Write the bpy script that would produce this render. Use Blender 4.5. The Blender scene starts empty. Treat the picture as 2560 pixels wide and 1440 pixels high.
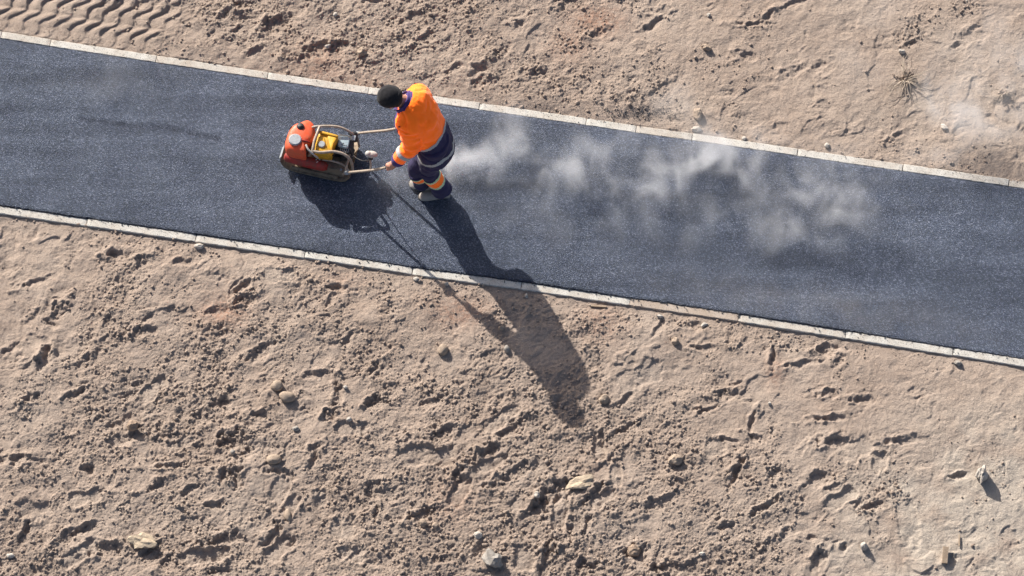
import bpy, bmesh, math, random
import numpy as np
from mathutils import Vector, Matrix, noise as mnoise

random.seed(7)
rng = np.random.RandomState(11)
SC = bpy.context.scene
COL = SC.collection

# ---------------------------------------------------------------- camera, sky, sun, exposure
TILT = math.radians(25.0)          # the lens looks 25 degrees off the vertical
DIST = 42.0
FPX = DIST * 274.5                 # focal length in pixels of the 2560 px frame
CAM = Vector((0, -DIST * math.sin(TILT), DIST * math.cos(TILT)))
cd = bpy.data.cameras.new('camera'); cam = bpy.data.objects.new('camera', cd); COL.objects.link(cam)
cam.location = CAM; cam.rotation_euler = (TILT, 0, 0)
cd.sensor_width = 36; cd.lens = 36 * FPX / 2560; cd.clip_start = 0.5; cd.clip_end = 2000
SC.camera = cam

SUN_EL = math.radians(28.9)
SHX, SHY = 1.01, -1.50             # ground direction in which shadows fall
sl = math.hypot(SHX, SHY)
sundir = Vector((-SHX / sl * math.cos(SUN_EL), -SHY / sl * math.cos(SUN_EL), math.sin(SUN_EL)))
world = bpy.data.worlds.new("World"); SC.world = world; world.use_nodes = True
wn = world.node_tree.nodes; wl = world.node_tree.links
bg = wn['Background']; sky = wn.new('ShaderNodeTexSky'); sky.sky_type = 'NISHITA'; sky.sun_disc = False
sky.sun_elevation = SUN_EL; sky.sun_rotation = math.atan2(sundir.x, sundir.y)
sky.altitude = 100; sky.air_density = 0.8; sky.dust_density = 3.0; sky.ozone_density = 1.0
wl.new(sky.outputs[0], bg.inputs[0]); bg.inputs[1].default_value = 0.09
ld = bpy.data.lights.new('sun', 'SUN'); lo = bpy.data.objects.new('sun', ld); COL.objects.link(lo)
ld.energy = 5.0; ld.angle = math.radians(0.53); ld.color = (1.0, 0.955, 0.89)
lo.rotation_euler = sundir.to_track_quat('Z', 'Y').to_euler(); lo.location = (-10, 20, 20)
SC.view_settings.view_transform = 'Standard'; SC.view_settings.look = 'None'
SC.view_settings.gamma = 1; SC.view_settings.use_curve_mapping = False
SC.view_settings.exposure = 0.66
SC.cycles.volume_bounces = 3; SC.cycles.volume_step_rate = 2.0; SC.cycles.volume_max_steps = 128

# ---------------------------------------------------------------- helpers
UP = Vector((0, math.cos(TILT), math.sin(TILT))); FW = Vector((0, math.sin(TILT), -math.cos(TILT)))
def P(x, y, z=0.0):
    """world point at height z seen at pixel x, y of the 2560 x 1440 photograph"""
    d = FW + Vector((1, 0, 0)) * ((x - 1280) / FPX) + UP * ((720 - y) / FPX)
    t = (z - CAM.z) / d.z
    return CAM + d * t

def tag(o, label=None, cat=None, group=None, kind=None):
    if label: o['label'] = label
    if cat: o['category'] = cat
    if group: o['group'] = group
    if kind: o['kind'] = kind
    return o

def empty(name, loc):
    o = bpy.data.objects.new(name, None); COL.objects.link(o); o.location = loc
    o.empty_display_size = 0.1
    return o

def link(name, me, mats, parent=None, smooth=True):
    o = bpy.data.objects.new(name, me); COL.objects.link(o)
    me.name = name
    for m in (mats if isinstance(mats, (list, tuple)) else [mats]): me.materials.append(m)
    if smooth: me.polygons.foreach_set('use_smooth', [True] * len(me.polygons))
    if parent is not None:
        o.parent = parent
        if parent.type == 'EMPTY': o.matrix_parent_inverse = Matrix.Translation(-Vector(parent.location))
    return o

def bm_obj(name, bm, mats, parent=None, smooth=True):
    bmesh.ops.recalc_face_normals(bm, faces=bm.faces[:])
    me = bpy.data.meshes.new(name); bm.to_mesh(me); bm.free()
    return link(name, me, mats, parent, smooth)

def frame(axis, hint=Vector((0, 0, 1))):
    a = axis.normalized(); u = hint - a * hint.dot(a)
    if u.length < 1e-4: u = Vector((1, 0, 0)) - a * a.x
    u.normalize(); return a, u, a.cross(u)

def ring_loft(bm, rings, n=20):
    """rings: (centre, U, V) with U and V the half-axis vectors"""
    prev = None; first = None
    for c, U, V in rings:
        vs = [bm.verts.new(c + U * math.cos(2 * math.pi * k / n) + V * math.sin(2 * math.pi * k / n)) for k in range(n)]
        if prev:
            for k in range(n): bm.faces.new((prev[k], prev[(k + 1) % n], vs[(k + 1) % n], vs[k]))
        else: first = vs
        prev = vs
    bm.faces.new(first[::-1]); bm.faces.new(prev)

def spline(pts, sub=6):
    """Catmull-Rom through pts (each a tuple of floats)"""
    a = [np.array(p, float) for p in pts]; out = []
    if len(a) < 3: 
        return [a[0] + (a[-1] - a[0]) * k / sub for k in range(sub + 1)]
    for i in range(len(a) - 1):
        p0 = a[max(i - 1, 0)]; p1 = a[i]; p2 = a[i + 1]; p3 = a[min(i + 2, len(a) - 1)]
        for k in range(sub):
            t = k / sub
            out.append(.5 * ((2 * p1) + (-p0 + p2) * t + (2 * p0 - 5 * p1 + 4 * p2 - p3) * t * t + (-p0 + 3 * p1 - 3 * p2 + p3) * t ** 3))
    out.append(a[-1]); return out

def tube(bm, pts, r, n=10, sub=5, smooth=True, hint=Vector((0, 0, 1)), flat=1.0):
    """pts: Vectors; r: number or list of radii"""
    rr = r if isinstance(r, (list, tuple)) else [r] * len(pts)
    q = [(p.x, p.y, p.z, k) for p, k in zip(pts, rr)]
    if smooth: q = spline(q, sub)
    rings = []
    for i, p in enumerate(q):
        a = Vector(q[max(i - 1, 0)][:3]); b = Vector(q[min(i + 1, len(q) - 1)][:3])
        ax, u, v = frame(b - a, hint)
        rings.append((Vector(p[:3]), u * p[3] * flat, v * p[3]))
    ring_loft(bm, rings, n)

def ball(bm, c, r, seg=16, M=None):
    m = Matrix.Translation(c) @ (M or Matrix.Identity(4)) @ Matrix.Diagonal((r[0], r[1], r[2], 1))
    bmesh.ops.create_uvsphere(bm, u_segments=seg, v_segments=max(6, seg * 2 // 3), radius=1, matrix=m)

def box(bm, c, s, M=None, bev=0.0):
    m = Matrix.Translation(c) @ (M or Matrix.Identity(4)) @ Matrix.Diagonal((s[0], s[1], s[2], 1))
    r = bmesh.ops.create_cube(bm, size=1, matrix=m)
    if bev > 0:
        es = list({e for v in r['verts'] for e in v.link_edges})
        bmesh.ops.bevel(bm, geom=es, offset=bev, segments=2, affect='EDGES', profile=.6)

def prism(bm, outline, z0, z1, inset=0.0, steps=3):
    """closed outline of Vectors (plan), with a rounded shoulder of size inset at the top"""
    c = sum(outline, Vector()) / len(outline); n = len(outline)
    lv = [(z0, 0.0), (z1 - inset, 0.0)] + [(z1 - inset + inset * math.sin(math.pi / 2 * k / steps), inset * (1 - math.cos(math.pi / 2 * k / steps))) for k in range(1, steps + 1)]
    prev = None
    for z, ins in lv:
        vs = []
        for p in outline:
            d = Vector((p.x - c.x, p.y - c.y, 0)); L = d.length
            q = Vector((c.x, c.y, 0)) + d * ((L - ins) / L)
            vs.append(bm.verts.new((q.x, q.y, z)))
        if prev:
            for k in range(n): bm.faces.new((prev[k], prev[(k + 1) % n], vs[(k + 1) % n], vs[k]))
        else: bm.faces.new(vs[::-1])
        prev = vs
    bm.faces.new(prev)

def voxel(bm, size, smooth_it=3):
    """melt overlapping closed shapes into one continuous surface"""
    bmesh.ops.recalc_face_normals(bm, faces=bm.faces[:])
    me = bpy.data.meshes.new('melt'); bm.to_mesh(me); bm.free()
    o = bpy.data.objects.new('melt', me); COL.objects.link(o)
    m = o.modifiers.new('r', 'REMESH'); m.mode = 'VOXEL'; m.voxel_size = size; m.adaptivity = 0
    if smooth_it:
        s = o.modifiers.new('s', 'SMOOTH'); s.factor = .5; s.iterations = smooth_it
    dg = bpy.context.evaluated_depsgraph_get(); dg.update()
    out = bpy.data.meshes.new_from_object(o.evaluated_get(dg))
    bpy.data.objects.remove(o); bpy.data.meshes.remove(me)
    return out

# ---- vectorised noise for the terrain
_perm = rng.permutation(65536).astype(np.int64)
def _hash(ix, iy, s):
    return _perm[(_perm[(ix + s * 131) & 65535] + iy * 57 + s * 17) & 65535]
def vnoise(x, y, s=0):
    """gradient noise, about -1..1"""
    ix = np.floor(x).astype(np.int64); iy = np.floor(y).astype(np.int64)
    fx = x - ix; fy = y - iy
    u = fx * fx * fx * (fx * (fx * 6 - 15) + 10); v = fy * fy * fy * (fy * (fy * 6 - 15) + 10)
    def g(a, b, dx, dy):
        t = _hash(a, b, s) * (2 * math.pi / 65536)
        return np.cos(t) * dx + np.sin(t) * dy
    n00 = g(ix, iy, fx, fy); n10 = g(ix + 1, iy, fx - 1, fy)
    n01 = g(ix, iy + 1, fx, fy - 1); n11 = g(ix + 1, iy + 1, fx - 1, fy - 1)
    return ((n00 * (1 - u) + n10 * u) * (1 - v) + (n01 * (1 - u) + n11 * u) * v) * 1.5
def fbm(x, y, scale, octv=4, s=0, gain=.5):
    o = np.zeros_like(x); a = 1.0; f = 1.0 / scale
    for k in range(octv):
        o += a * vnoise(x * f + 13.7 * k, y * f - 7.1 * k, s + k); a *= gain; f *= 2.03
    return o
def clods(x, y, cell, s, dens=.6, rmin=.25, rmax=.55):
    """hemispherical lumps scattered one to a cell; height in metres"""
    X = x / cell; Y = y / cell
    ix = np.floor(X).astype(np.int64); iy = np.floor(Y).astype(np.int64)
    out = np.zeros_like(x)
    for a in (-1, 0, 1):
        for b in (-1, 0, 1):
            h1 = _hash(ix + a, iy + b, s) / 65536.0; h2 = _hash(ix + a, iy + b, s + 1) / 65536.0
            h3 = _hash(ix + a, iy + b, s + 2) / 65536.0; h4 = _hash(ix + a, iy + b, s + 3) / 65536.0
            dx = X - (ix + a + h1); dy = Y - (iy + b + h2)
            r = rmin + (rmax - rmin) * h3 * h3
            e = .75 + .5 * h4
            d2 = (dx * e) ** 2 + (dy / e) ** 2
            out = np.maximum(out, np.where(h4 < dens, np.sqrt(np.maximum(r * r - d2, 0)), 0))
    return out * cell
def sstep(a, b, v):
    t = np.clip((v - a) / (b - a), 0, 1); return t * t * (3 - 2 * t)

# ---------------------------------------------------------------- materials
def mat(name, color=(.5, .5, .5), rough=.6, metal=0.0, spec=.5):
    m = bpy.data.materials.new(name); m.use_nodes = True
    b = m.node_tree.nodes['Principled BSDF']
    b.inputs['Base Color'].default_value = (*color, 1); b.inputs['Roughness'].default_value = rough
    b.inputs['Metallic'].default_value = metal; b.inputs['Specular IOR Level'].default_value = spec
    return m
class N:
    def __init__(s, m): s.t = m.node_tree; s.n = s.t.nodes; s.b = s.n['Principled BSDF']
    def new(s, t, **k):
        o = s.n.new(t)
        for a, v in k.items(): setattr(o, a, v)
        return o
    def l(s, a, b): s.t.links.new(a, b)
    def coord(s):
        if not hasattr(s, 'tc'): s.tc = s.new('ShaderNodeTexCoord')
        return s.tc.outputs['Object']
    def noise(s, scale, detail=4, rough=.55, dist=0, vec=None):
        o = s.new('ShaderNodeTexNoise'); o.inputs['Scale'].default_value = scale; o.inputs['Detail'].default_value = detail
        o.inputs['Roughness'].default_value = rough; o.inputs['Distortion'].default_value = dist
        s.l(vec or s.coord(), o.inputs['Vector']); return o.outputs['Fac']
    def ramp(s, fac, stops):
        o = s.new('ShaderNodeValToRGB'); cr = o.color_ramp
        while len(cr.elements) < len(stops): cr.elements.new(.5)
        for e, (p, c) in zip(cr.elements, stops):
            e.position = p; e.color = (*c, 1) if len(c) == 3 else c
        s.l(fac, o.inputs[0]); return o.outputs[0]
    def mix(s, fac, a, b, mode='MIX'):
        o = s.new('ShaderNodeMix', data_type='RGBA', blend_type=mode)
        for i, v in ((0, fac), (6, a), (7, b)):
            if isinstance(v, (int, float)): o.inputs[i].default_value = v
            elif isinstance(v, tuple): o.inputs[i].default_value = (*v, 1)
            else: s.l(v, o.inputs[i])
        return o.outputs[2]
    def math(s, op, a, b=0.0, clamp=False):
        o = s.new('ShaderNodeMath', operation=op, use_clamp=clamp)
        for i, v in ((0, a), (1, b)):
            if isinstance(v, (int, float)): o.inputs[i].default_value = v
            else: s.l(v, o.inputs[i])
        return o.outputs[0]
    def bump(s, h, strength, dist, prev=None):
        o = s.new('ShaderNodeBump'); o.inputs['Strength'].default_value = strength; o.inputs['Distance'].default_value = dist
        s.l(h, o.inputs['Height'])
        if prev: s.l(prev, o.inputs['Normal'])
        return o.outputs[0]
    def attr(s, name):
        o = s.new('ShaderNodeAttribute', attribute_name=name); return o.outputs['Fac']
    def color(s, c): s.l(c, s.b.inputs['Base Color'])
    def normal(s, c): s.l(c, s.b.inputs['Normal'])

SAND = (.388, .304, .244)
def sand_material():
    m = mat('sandy_soil', SAND, .95, spec=.15); n = N(m)
    big = n.noise(1.1, 4, .55); mid = n.noise(9, 5, .6); fine = n.noise(150, 3, .7)
    c = n.ramp(big, [(.3, (.347, .266, .211)), (.5, SAND), (.72, (.415, .335, .273))])
    c = n.mix(n.math('MULTIPLY', n.ramp(mid, [(.42, (0, 0, 0)), (.66, (1, 1, 1))]), .45), c, (.425, .343, .283))
    c = n.mix(n.math('MULTIPLY', n.attr('rough'), .45, True), c, (.315, .245, .197))
    c = n.mix(n.math('MULTIPLY', n.attr('clay'), n.ramp(n.noise(30, 4, .7), [(.35, (0, 0, 0)), (.62, (1, 1, 1))]), True), c, (.34, .19, .13))
    c = n.mix(n.math('MULTIPLY', n.attr('dust'), .85, True), c, (.48, .415, .345))
    c = n.mix(n.math('MULTIPLY', n.attr('tar'), n.ramp(n.noise(90, 3, .8), [(.42, (0, 0, 0)), (.52, (1, 1, 1))]), True), c, (.045, .045, .055))
    c = n.mix(.75, c, n.ramp(fine, [(.28, (.52, .50, .48)), (.5, (1, 1, 1)), (.72, (1.32, 1.32, 1.32))]), 'MULTIPLY')
    n.color(c)
    b1 = n.bump(n.noise(62, 4, .75), .95, .013)
    b2 = n.bump(fine, .9, .007, b1)
    n.normal(b2)
    return m
M_SAND = sand_material()

def asphalt_material():
    m = mat('fresh_asphalt', (.04, .043, .055), .55, spec=.75); n = N(m)
    sp = n.new('ShaderNodeTexVoronoi', feature='F1'); sp.inputs['Scale'].default_value = 125; sp.inputs['Randomness'].default_value = 1
    n.l(n.coord(), sp.inputs['Vector'])
    sep = n.new('ShaderNodeSeparateColor'); n.l(sp.outputs['Color'], sep.inputs[0])
    grain = sep.outputs[0]
    c = n.ramp(grain, [(0, (.005, .007, .016)), (.5, (.021, .028, .054)), (.8, (.048, .058, .098)), (1, (.15, .165, .22))])
    big = n.noise(1.6, 5, .6, .3)
    c = n.mix(1.0, c, n.ramp(big, [(.3, (.80, .80, .84)), (.5, (1, 1, 1)), (.7, (1.28, 1.26, 1.22))]), 'MULTIPLY')
    mp = n.new('ShaderNodeMapping'); mp.inputs['Rotation'].default_value = (0, 0, math.radians(9.6)); mp.inputs['Scale'].default_value = (.35, 3.2, 1); n.l(n.coord(), mp.inputs['Vector'])
    c = n.mix(1.0, c, n.ramp(n.noise(1.4, 3, .5, .2, mp.outputs[0]), [(.35, (.72, .72, .76)), (.65, (1.3, 1.28, 1.25))]), 'MULTIPLY')
    c = n.mix(1.0, c, n.ramp(n.noise(7, 4, .6), [(.3, (.88, .88, .9)), (.7, (1.13, 1.12, 1.1))]), 'MULTIPLY')
    c = n.mix(n.math('MULTIPLY', n.attr('streak_edge_shade'), .75, True), c, (.02, .021, .028))
    c = n.mix(n.math('MULTIPLY', n.attr('dusty'), .35, True), c, (.22, .19, .165))
    n.color(c)
    pas = n.noise(1.4, 3, .5, .2, mp.outputs[0]); mot = n.noise(3.2, 5, .65, .4)
    sv = n.math('ADD', n.math('MULTIPLY', pas, .9), n.math('MULTIPLY', mot, .8))
    sv = n.math('MULTIPLY', n.math('SUBTRACT', sv, .06), n.math('SUBTRACT', 1.0, n.math('MULTIPLY', n.attr('streak_edge_shade'), .85)))
    n.l(n.math('MAXIMUM', sv, 0.05), n.b.inputs['Specular IOR Level'])
    r = n.new('ShaderNodeMapRange'); n.l(sep.outputs[1], r.inputs[0]); r.inputs[3].default_value = .38; r.inputs[4].default_value = .66
    n.l(r.outputs[0], n.b.inputs['Roughness'])
    b1 = n.bump(sp.outputs['Distance'], 1.0, .009)
    b2 = n.bump(n.noise(260, 3, .7), .6, .003, b1)
    n.normal(b2)
    return m
M_ASPHALT = asphalt_material(); M_ASPHALT.node_tree.nodes['Principled BSDF'].inputs['Specular Tint'].default_value = (.74, .86, 1, 1)

def kerb_material(name, a, b, dirt):
    m = mat(name, a, .85, spec=.25); n = N(m)
    geo = n.new('ShaderNodeNewGeometry'); vec = geo.outputs['Position']
    c = n.ramp(n.noise(14, 5, .65, vec=vec), [(.3, b), (.62, a)])
    c = n.mix(n.math('MULTIPLY', n.ramp(n.noise(5, 5, .7, vec=vec), [(.45, (0, 0, 0)), (.63, (1, 1, 1))]), dirt), c, (.40, .31, .235))
    pit = n.ramp(n.noise(120, 2, .6, vec=vec), [(.33, (.12, .12, .13)), (.43, (1, 1, 1))])
    c = n.mix(.85, c, pit, 'MULTIPLY')
    n.color(c); n.normal(n.bump(n.noise(130, 3, .7, vec=vec), .6, .004))
    return m
M_KERB = [kerb_material('pale_concrete', (.60, .57, .51), (.49, .46, .405), .35),
          kerb_material('cream_concrete', (.56, .52, .455), (.45, .41, .355), .5),
          kerb_material('sandy_concrete', (.49, .41, .34), (.40, .33, .265), .75)]

# ---------------------------------------------------------------- kerb lines read from the photograph
TOPK = [(-145, 66), (3, 87), (126, 107), (390, 147), (669, 189), (921, 226), (1198, 264.5), (1465, 303), (1590, 322), (1730, 341), (1993.5, 380), (2257, 418.5), (2522, 456.5), (2790, 496)]
BOTK = [(-56, 515), (217, 555), (489.5, 594.5), (762, 635.5), (1031, 677), (1304, 713.5), (1574.5, 754), (1846, 793.5), (2114, 836), (2382, 879), (2652, 923)]
KT = [P(*p) for p in TOPK]; KB = [P(*p) for p in BOTK]
def extend(K, n):
    K = list(K)
    d0 = (K[0] - K[1]).normalized(); d1 = (K[-1] - K[-2]).normalized()
    for _ in range(n): K.insert(0, K[0] + d0 * 1.0); K.append(K[-1] + d1 * 1.0)
    return K
KTe, KBe = extend(KT, 4), extend(KB, 4)
def line(K, x, off):
    xs = np.array([p.x for p in K]); ys = np.array([p.y for p in K])
    y = np.interp(x, xs, ys)
    s0 = (ys[1] - ys[0]) / (xs[1] - xs[0]); s1 = (ys[-1] - ys[-2]) / (xs[-1] - xs[-2])
    y = np.where(x < xs[0], ys[0] + (x - xs[0]) * s0, y); y = np.where(x > xs[-1], ys[-1] + (x - xs[-1]) * s1, y)
    return y + off
KW = .078

# ---------------------------------------------------------------- the ground: one displaced sheet to the horizon
def axis_lines(a, b, step, far):
    mid = np.arange(a, b + step / 2, step); out = []; s = step; p = mid[-1]
    while p < far: s *= 1.16; p += s; out.append(p)
    lo = []; s = step; p = mid[0]
    while p > -far: s *= 1.16; p -= s; lo.append(p)
    return np.concatenate([np.array(lo[::-1]), mid, np.array(out)])
GX = axis_lines(-5.15, 5.15, .0079, 500); GY = axis_lines(-3.25, 3.5, .0079, 500)
X, Y = np.meshgrid(GX, GY); X = X.ravel(); Y = Y.ravel()
near = (np.abs(X) < 8) & (np.abs(Y) < 7)
SOFT = np.clip(1 - (np.hypot(np.maximum(np.abs(X) - 5.1, 0), np.maximum(np.abs(Y) - 3.4, 0))) / 3, 0, 1)

def pix(x, y):
    p = P(x, y, 0); return p.x, p.y

# regional roughness: clod-strewn low left and middle, smoother above and at the far right
def gauss_px(x, y, rx, ry, ang=0):
    cx, cy = pix(x, y); sx = rx / 274.5; sy = ry / (274.5 * math.cos(TILT))
    a = math.radians(ang); dx = X - cx; dy = Y - cy
    u = dx * math.cos(a) + dy * math.sin(a); v = -dx * math.sin(a) + dy * math.cos(a)
    return np.exp(-(u / sx) ** 2 - (v / sy) ** 2)
yt = line(KTe, X, KW / 2); yb = line(KBe, X, -KW / 2)
dT = (Y - yt) * .985; dB = (yb - Y) * .985                 # distance outside the two kerbs
below = dB > 0

R = .42 + .55 * fbm(X, Y, .8, 3, 3) + .35 * fbm(X, Y, .28, 2, 9)
R += .25 * gauss_px(700, 1250, 900, 260) + .2 * gauss_px(1500, 1250, 500, 260) - .45 * gauss_px(2450, 1100, 420, 500) - .3 * gauss_px(1900, 950, 500, 90)
R -= .5 * gauss_px(2200, 200, 600, 330) + .1 * gauss_px(300, 700, 400, 130) + .3 * gauss_px(160, 90, 240, 110, -9)
R += .2 * gauss_px(900, 130, 260, 100) + .22 * gauss_px(1560, 260, 160, 40)
R = np.clip(R, 0.03, 1.0)

H = .026 * fbm(X, Y, 1.3, 2, 20) + .013 * fbm(X + .1 * vnoise(X * 2, Y * 2, 22), Y, .42, 3, 24, .55)
# scraped diagonal furrows
th = math.radians(38)
A = X * math.cos(th) + Y * math.sin(th); B = -X * math.sin(th) + Y * math.cos(th)
GAIN = .92 - .35 * gauss_px(2300, 150, 700, 380) - .3 * gauss_px(2300, 1050, 420, 420) - .15 * gauss_px(1500, 120, 500, 200)
SP1 = sstep(.0, .5, fbm(X, Y, .38, 2, 33)); SP2 = sstep(.05, .45, fbm(X, Y, .30, 2, 35))
H += .007 * fbm(A / 2.4, B, .16, 4, 31) * (.5 + .8 * R)
wx = X + .05 * vnoise(X * 4, Y * 4, 71); wy = Y + .05 * vnoise(X * 4 + 9, Y * 4, 72)
# crusts that end in small scarps
for sc, hh, sd, wd in ((.42, .017, 40, .035), (.22, .011, 44, .05), (.11, .006, 48, .08)):
    q = fbm(wx * math.cos(th) / 1.5 + wy * math.sin(th) / 1.5, -wx * math.sin(th) + wy * math.cos(th), sc, 3, sd)
    H += hh * (sstep(-wd, wd, q - .12) - .5) * (SP1 if sc > .3 else SP2)
    H -= hh * .7 * sstep(.46, .54, q) * SP2
H += .0088 * (fbm(X, Y, .15, 5, 55, .62)) * (.45 + R)
rg_ = 1 - np.abs(fbm(X + .02 * vnoise(X * 12, Y * 12, 57), Y, .07, 3, 58, .6))
H += .0045 * rg_ * (.3 + R)
H += .0042 * fbm(X, Y, .028, 3, 60, .75) * (.4 + R)
H *= GAIN
H += .0035 * fbm(X + .03 * vnoise(X * 8, Y * 8, 63), Y, .09, 4, 64, .7) * (1.1 - R)

cm = sstep(.22, .75, R)
C = .5 * clods(X + .01 * vnoise(X * 30, Y * 30, 5), Y + .01 * vnoise(X * 30, Y * 30, 6), .085, 80, .35, .12, .42) * sstep(.35, .8, R)
C += .5 * clods(X, Y, .042, 84, .45, .12, .42) * cm
C += .72 * clods(X, Y, .021, 88, .8, .2, .5) * sstep(.12, .45, R)
C += .15 * clods(X, Y, .03, 92, .25, .15, .4)

smoothm = np.zeros_like(X)
# pits, gouges and hollows the low sun fills with shade: x, y, half-length, half-width (px), angle, depth (m)
PITS = [(692, 58, 34, 18, 25, .05), (800, 128, 44, 20, 10, .045), (850, 120, 20, 12, 0, .03), (1212, 205, 30, 12, 5, .04), (1205, 172, 26, 10, 0, .035),
 (1340, 185, 30, 14, 0, .035), (1420, 6, 26, 16, 0, .045), (1500, 85, 22, 10, 10, .03), (1630, 62, 22, 8, 40, .03), (1925, 38, 14, 8, 60, .04),
 (1868, 140, 24, 12, -30, .035), (1885, 60, 40, 5, 0, .025), (1985, 10, 36, 9, 20, .03), (1030, 45, 28, 12, 15, .03), (725, 215, 30, 14, 0, .0),
 (935, 5, 22, 9, 10, .03), (1060, 100, 30, 10, 45, .03), (1300, 60, 20, 8, 0, .03), (560, 40, 18, 8, 40, .03), (640, 130, 20, 9, 30, .03),
 (298, 637, 26, 11, -5, .04), (355, 660, 12, 16, -20, .035), (458, 655, 22, 10, 10, .035), (280, 628, 20, 6, 20, .025), (615, 712, 20, 9, 30, .04), (616, 755, 28, 13, 25, .05),
 (545, 778, 34, 10, 20, .03), (850, 722, 28, 11, -8, .045), (870, 850, 30, 6, 55, .02), (90, 705, 34, 6, 25, .03), (150, 780, 14, 22, -25, .04), (130, 812, 24, 8, -30, .035), (75, 800, 12, 20, -30, .02), (365, 830, 34, 10, 0, .04),
 (112, 900, 13, 34, -15, .06), (205, 915, 30, 12, 30, .03), (650, 882, 42, 13, 35, .045), (190, 985, 22, 7, 25, .045), (795, 935, 26, 10, 20, .03), (848, 990, 9, 34, 5, .05), (826, 1035, 12, 22, -25, .05),
 (760, 990, 16, 8, 0, .02), (555, 1010, 17, 22, 0, .05), (645, 1040, 26, 10, 0, .045), (340, 1080, 15, 15, 0, .05), (292, 1065, 18, 9, 0, .03), (592, 1106, 32, 20, 0, .065), (60, 1155, 40, 12, 0, .04),
 (218, 1172, 14, 14, 0, .05), (436, 1165, 44, 6, 4, .035), (385, 1218, 24, 9, 25, .045), (480, 1222, 30, 9, 25, .035), (590, 1205, 17, 24, 0, .06), (560, 1190, 10, 14, 0, .045), (540, 1260, 22, 8, 20, .035),
 (700, 1180, 26, 9, -5, .05), (725, 1192, 14, 8, -30, .04), (175, 1340, 34, 10, 35, .045), (210, 1325, 30, 9, 35, .04), (272, 1380, 34, 16, 0, .05), (570, 1350, 44, 14, 10, .055), (680, 1345, 12, 34, -20, .05),
 (425, 1415, 24, 14, -10, .04), (60, 1340, 12, 26, -30, .05), (550, 1430, 26, 10, 0, .05), (380, 1370, 26, 7, 35, .04), (940, 1003, 22, 14, 0, .055), (1045, 1100, 0, 0, 0, 0), (1110, 1088, 36, 15, 12, .055), (1090, 1000, 30, 7, 15, .03),
 (1240, 1128, 22, 13, 20, .055), (790, 1120, 24, 9, 50, .05), (780, 1160, 10, 24, -15, .05), (1150, 1195, 12, 26, -30, .055), (938, 1238, 22, 18, 0, .045), (1290, 1070, 46, 14, 32, .045), (1250, 1180, 0, 0, 0, 0),
 (1290, 1185, 60, 12, 30, .04), (1380, 1240, 46, 18, 35, .06), (1340, 1270, 30, 16, 30, .055), (1480, 1240, 40, 9, 40, .055), (1428, 1330, 6, 22, 8, .03), (1462, 1330, 8, 28, -20, .035), (1370, 1405, 14, 36, -12, .06), (1060, 1285, 40, 11, 22, .06),
 (940, 1285, 6, 24, -5, .04), (1100, 1400, 26, 10, 0, .03), (1590, 1385, 26, 14, 0, .055), (1555, 1075, 36, 6, 35, .045), (1745, 1022, 30, 5, -20, .03), (1770, 1024, 26, 5, 25, .03), (1830, 1100, 26, 5, -10, .03), (1880, 1060, 7, 26, -12, .04),
 (1888, 1095, 20, 7, -30, .045), (1842, 1180, 9, 34, -18, .06), (1910, 1270, 34, 7, 35, .05), (1945, 1190, 20, 16, 0, .035), (1700, 1160, 26, 14, 0, .04), (1700, 1210, 26, 6, -35, .03), (1680, 1245, 22, 8, 35, .03), (1640, 1265, 30, 14, 0, .035),
 (1810, 1320, 24, 10, 0, .04), (1960, 1340, 26, 10, 35, .035), (1700, 1425, 60, 14, 0, .05), (1480, 1420, 30, 12, 0, .05), (2095, 1105, 36, 12, 0, .045), (2100, 1042, 50, 7, 8, .035), (2260, 1100, 36, 8, 6, .03), (2180, 1265, 26, 14, 0, .04),
 (2045, 1200, 30, 12, 20, .04), (2045, 1400, 12, 26, -25, .055), (2025, 1345, 16, 8, 0, .045), (2110, 1370, 6, 10, 0, .04), (2395, 1190, 20, 7, 5, .04), (2080, 1220, 16, 8, 0, .03), (2380, 1400, 18, 8, 25, .04), (1740, 815, 18, 10, -15, .04), (1770, 870, 26, 9, 0, .03),
 (1650, 820, 30, 7, 60, .03), (2070, 872, 24, 11, 10, .05), (1932, 900, 7, 24, -5, .045), (1820, 985, 24, 9, 0, .045), (2000, 910, 40, 7, 12, .03), (2100, 900, 9, 20, -20, .035), (1565, 1000, 30, 7, 35, .03), (2075, 985, 20, 12, 0, .035),
 (1790, 705, 0, 0, 0, 0), (1290, 745, 24, 8, -10, .02), (90, 1000, 22, 10, 0, .04), (30, 875, 30, 9, 20, .035), (2160, 1000, 30, 8, 0, .035), (2370, 470, 0, 0, 0, 0), (2280, 110, 14, 8, 0, .03), (2440, 70, 26, 6, 20, .02), (2390, 115, 14, 6, 20, .025),
 (2510, 250, 22, 10, 30, .02), (2050, 165, 24, 12, 30, .02), (1985, 180, 26, 12, 30, .02), (2250, 335, 26, 7, 30, .025), (1950, 320, 22, 16, 0, .015), (1700, 300, 22, 10, 0, .02), (1130, 175, 20, 10, 20, .03), (1465, 400, 0, 0, 0, 0),
 (260, 30, 16, 26, -25, .05), (290, 15, 24, 8, 45, .05), (345, 20, 22, 12, 35, .045), (430, 25, 28, 12, 30, .045), (470, 75, 20, 9, 30, .02), (590, 75, 12, 10, 0, .03), (620, 10, 20, 12, 0, .03)]
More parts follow.
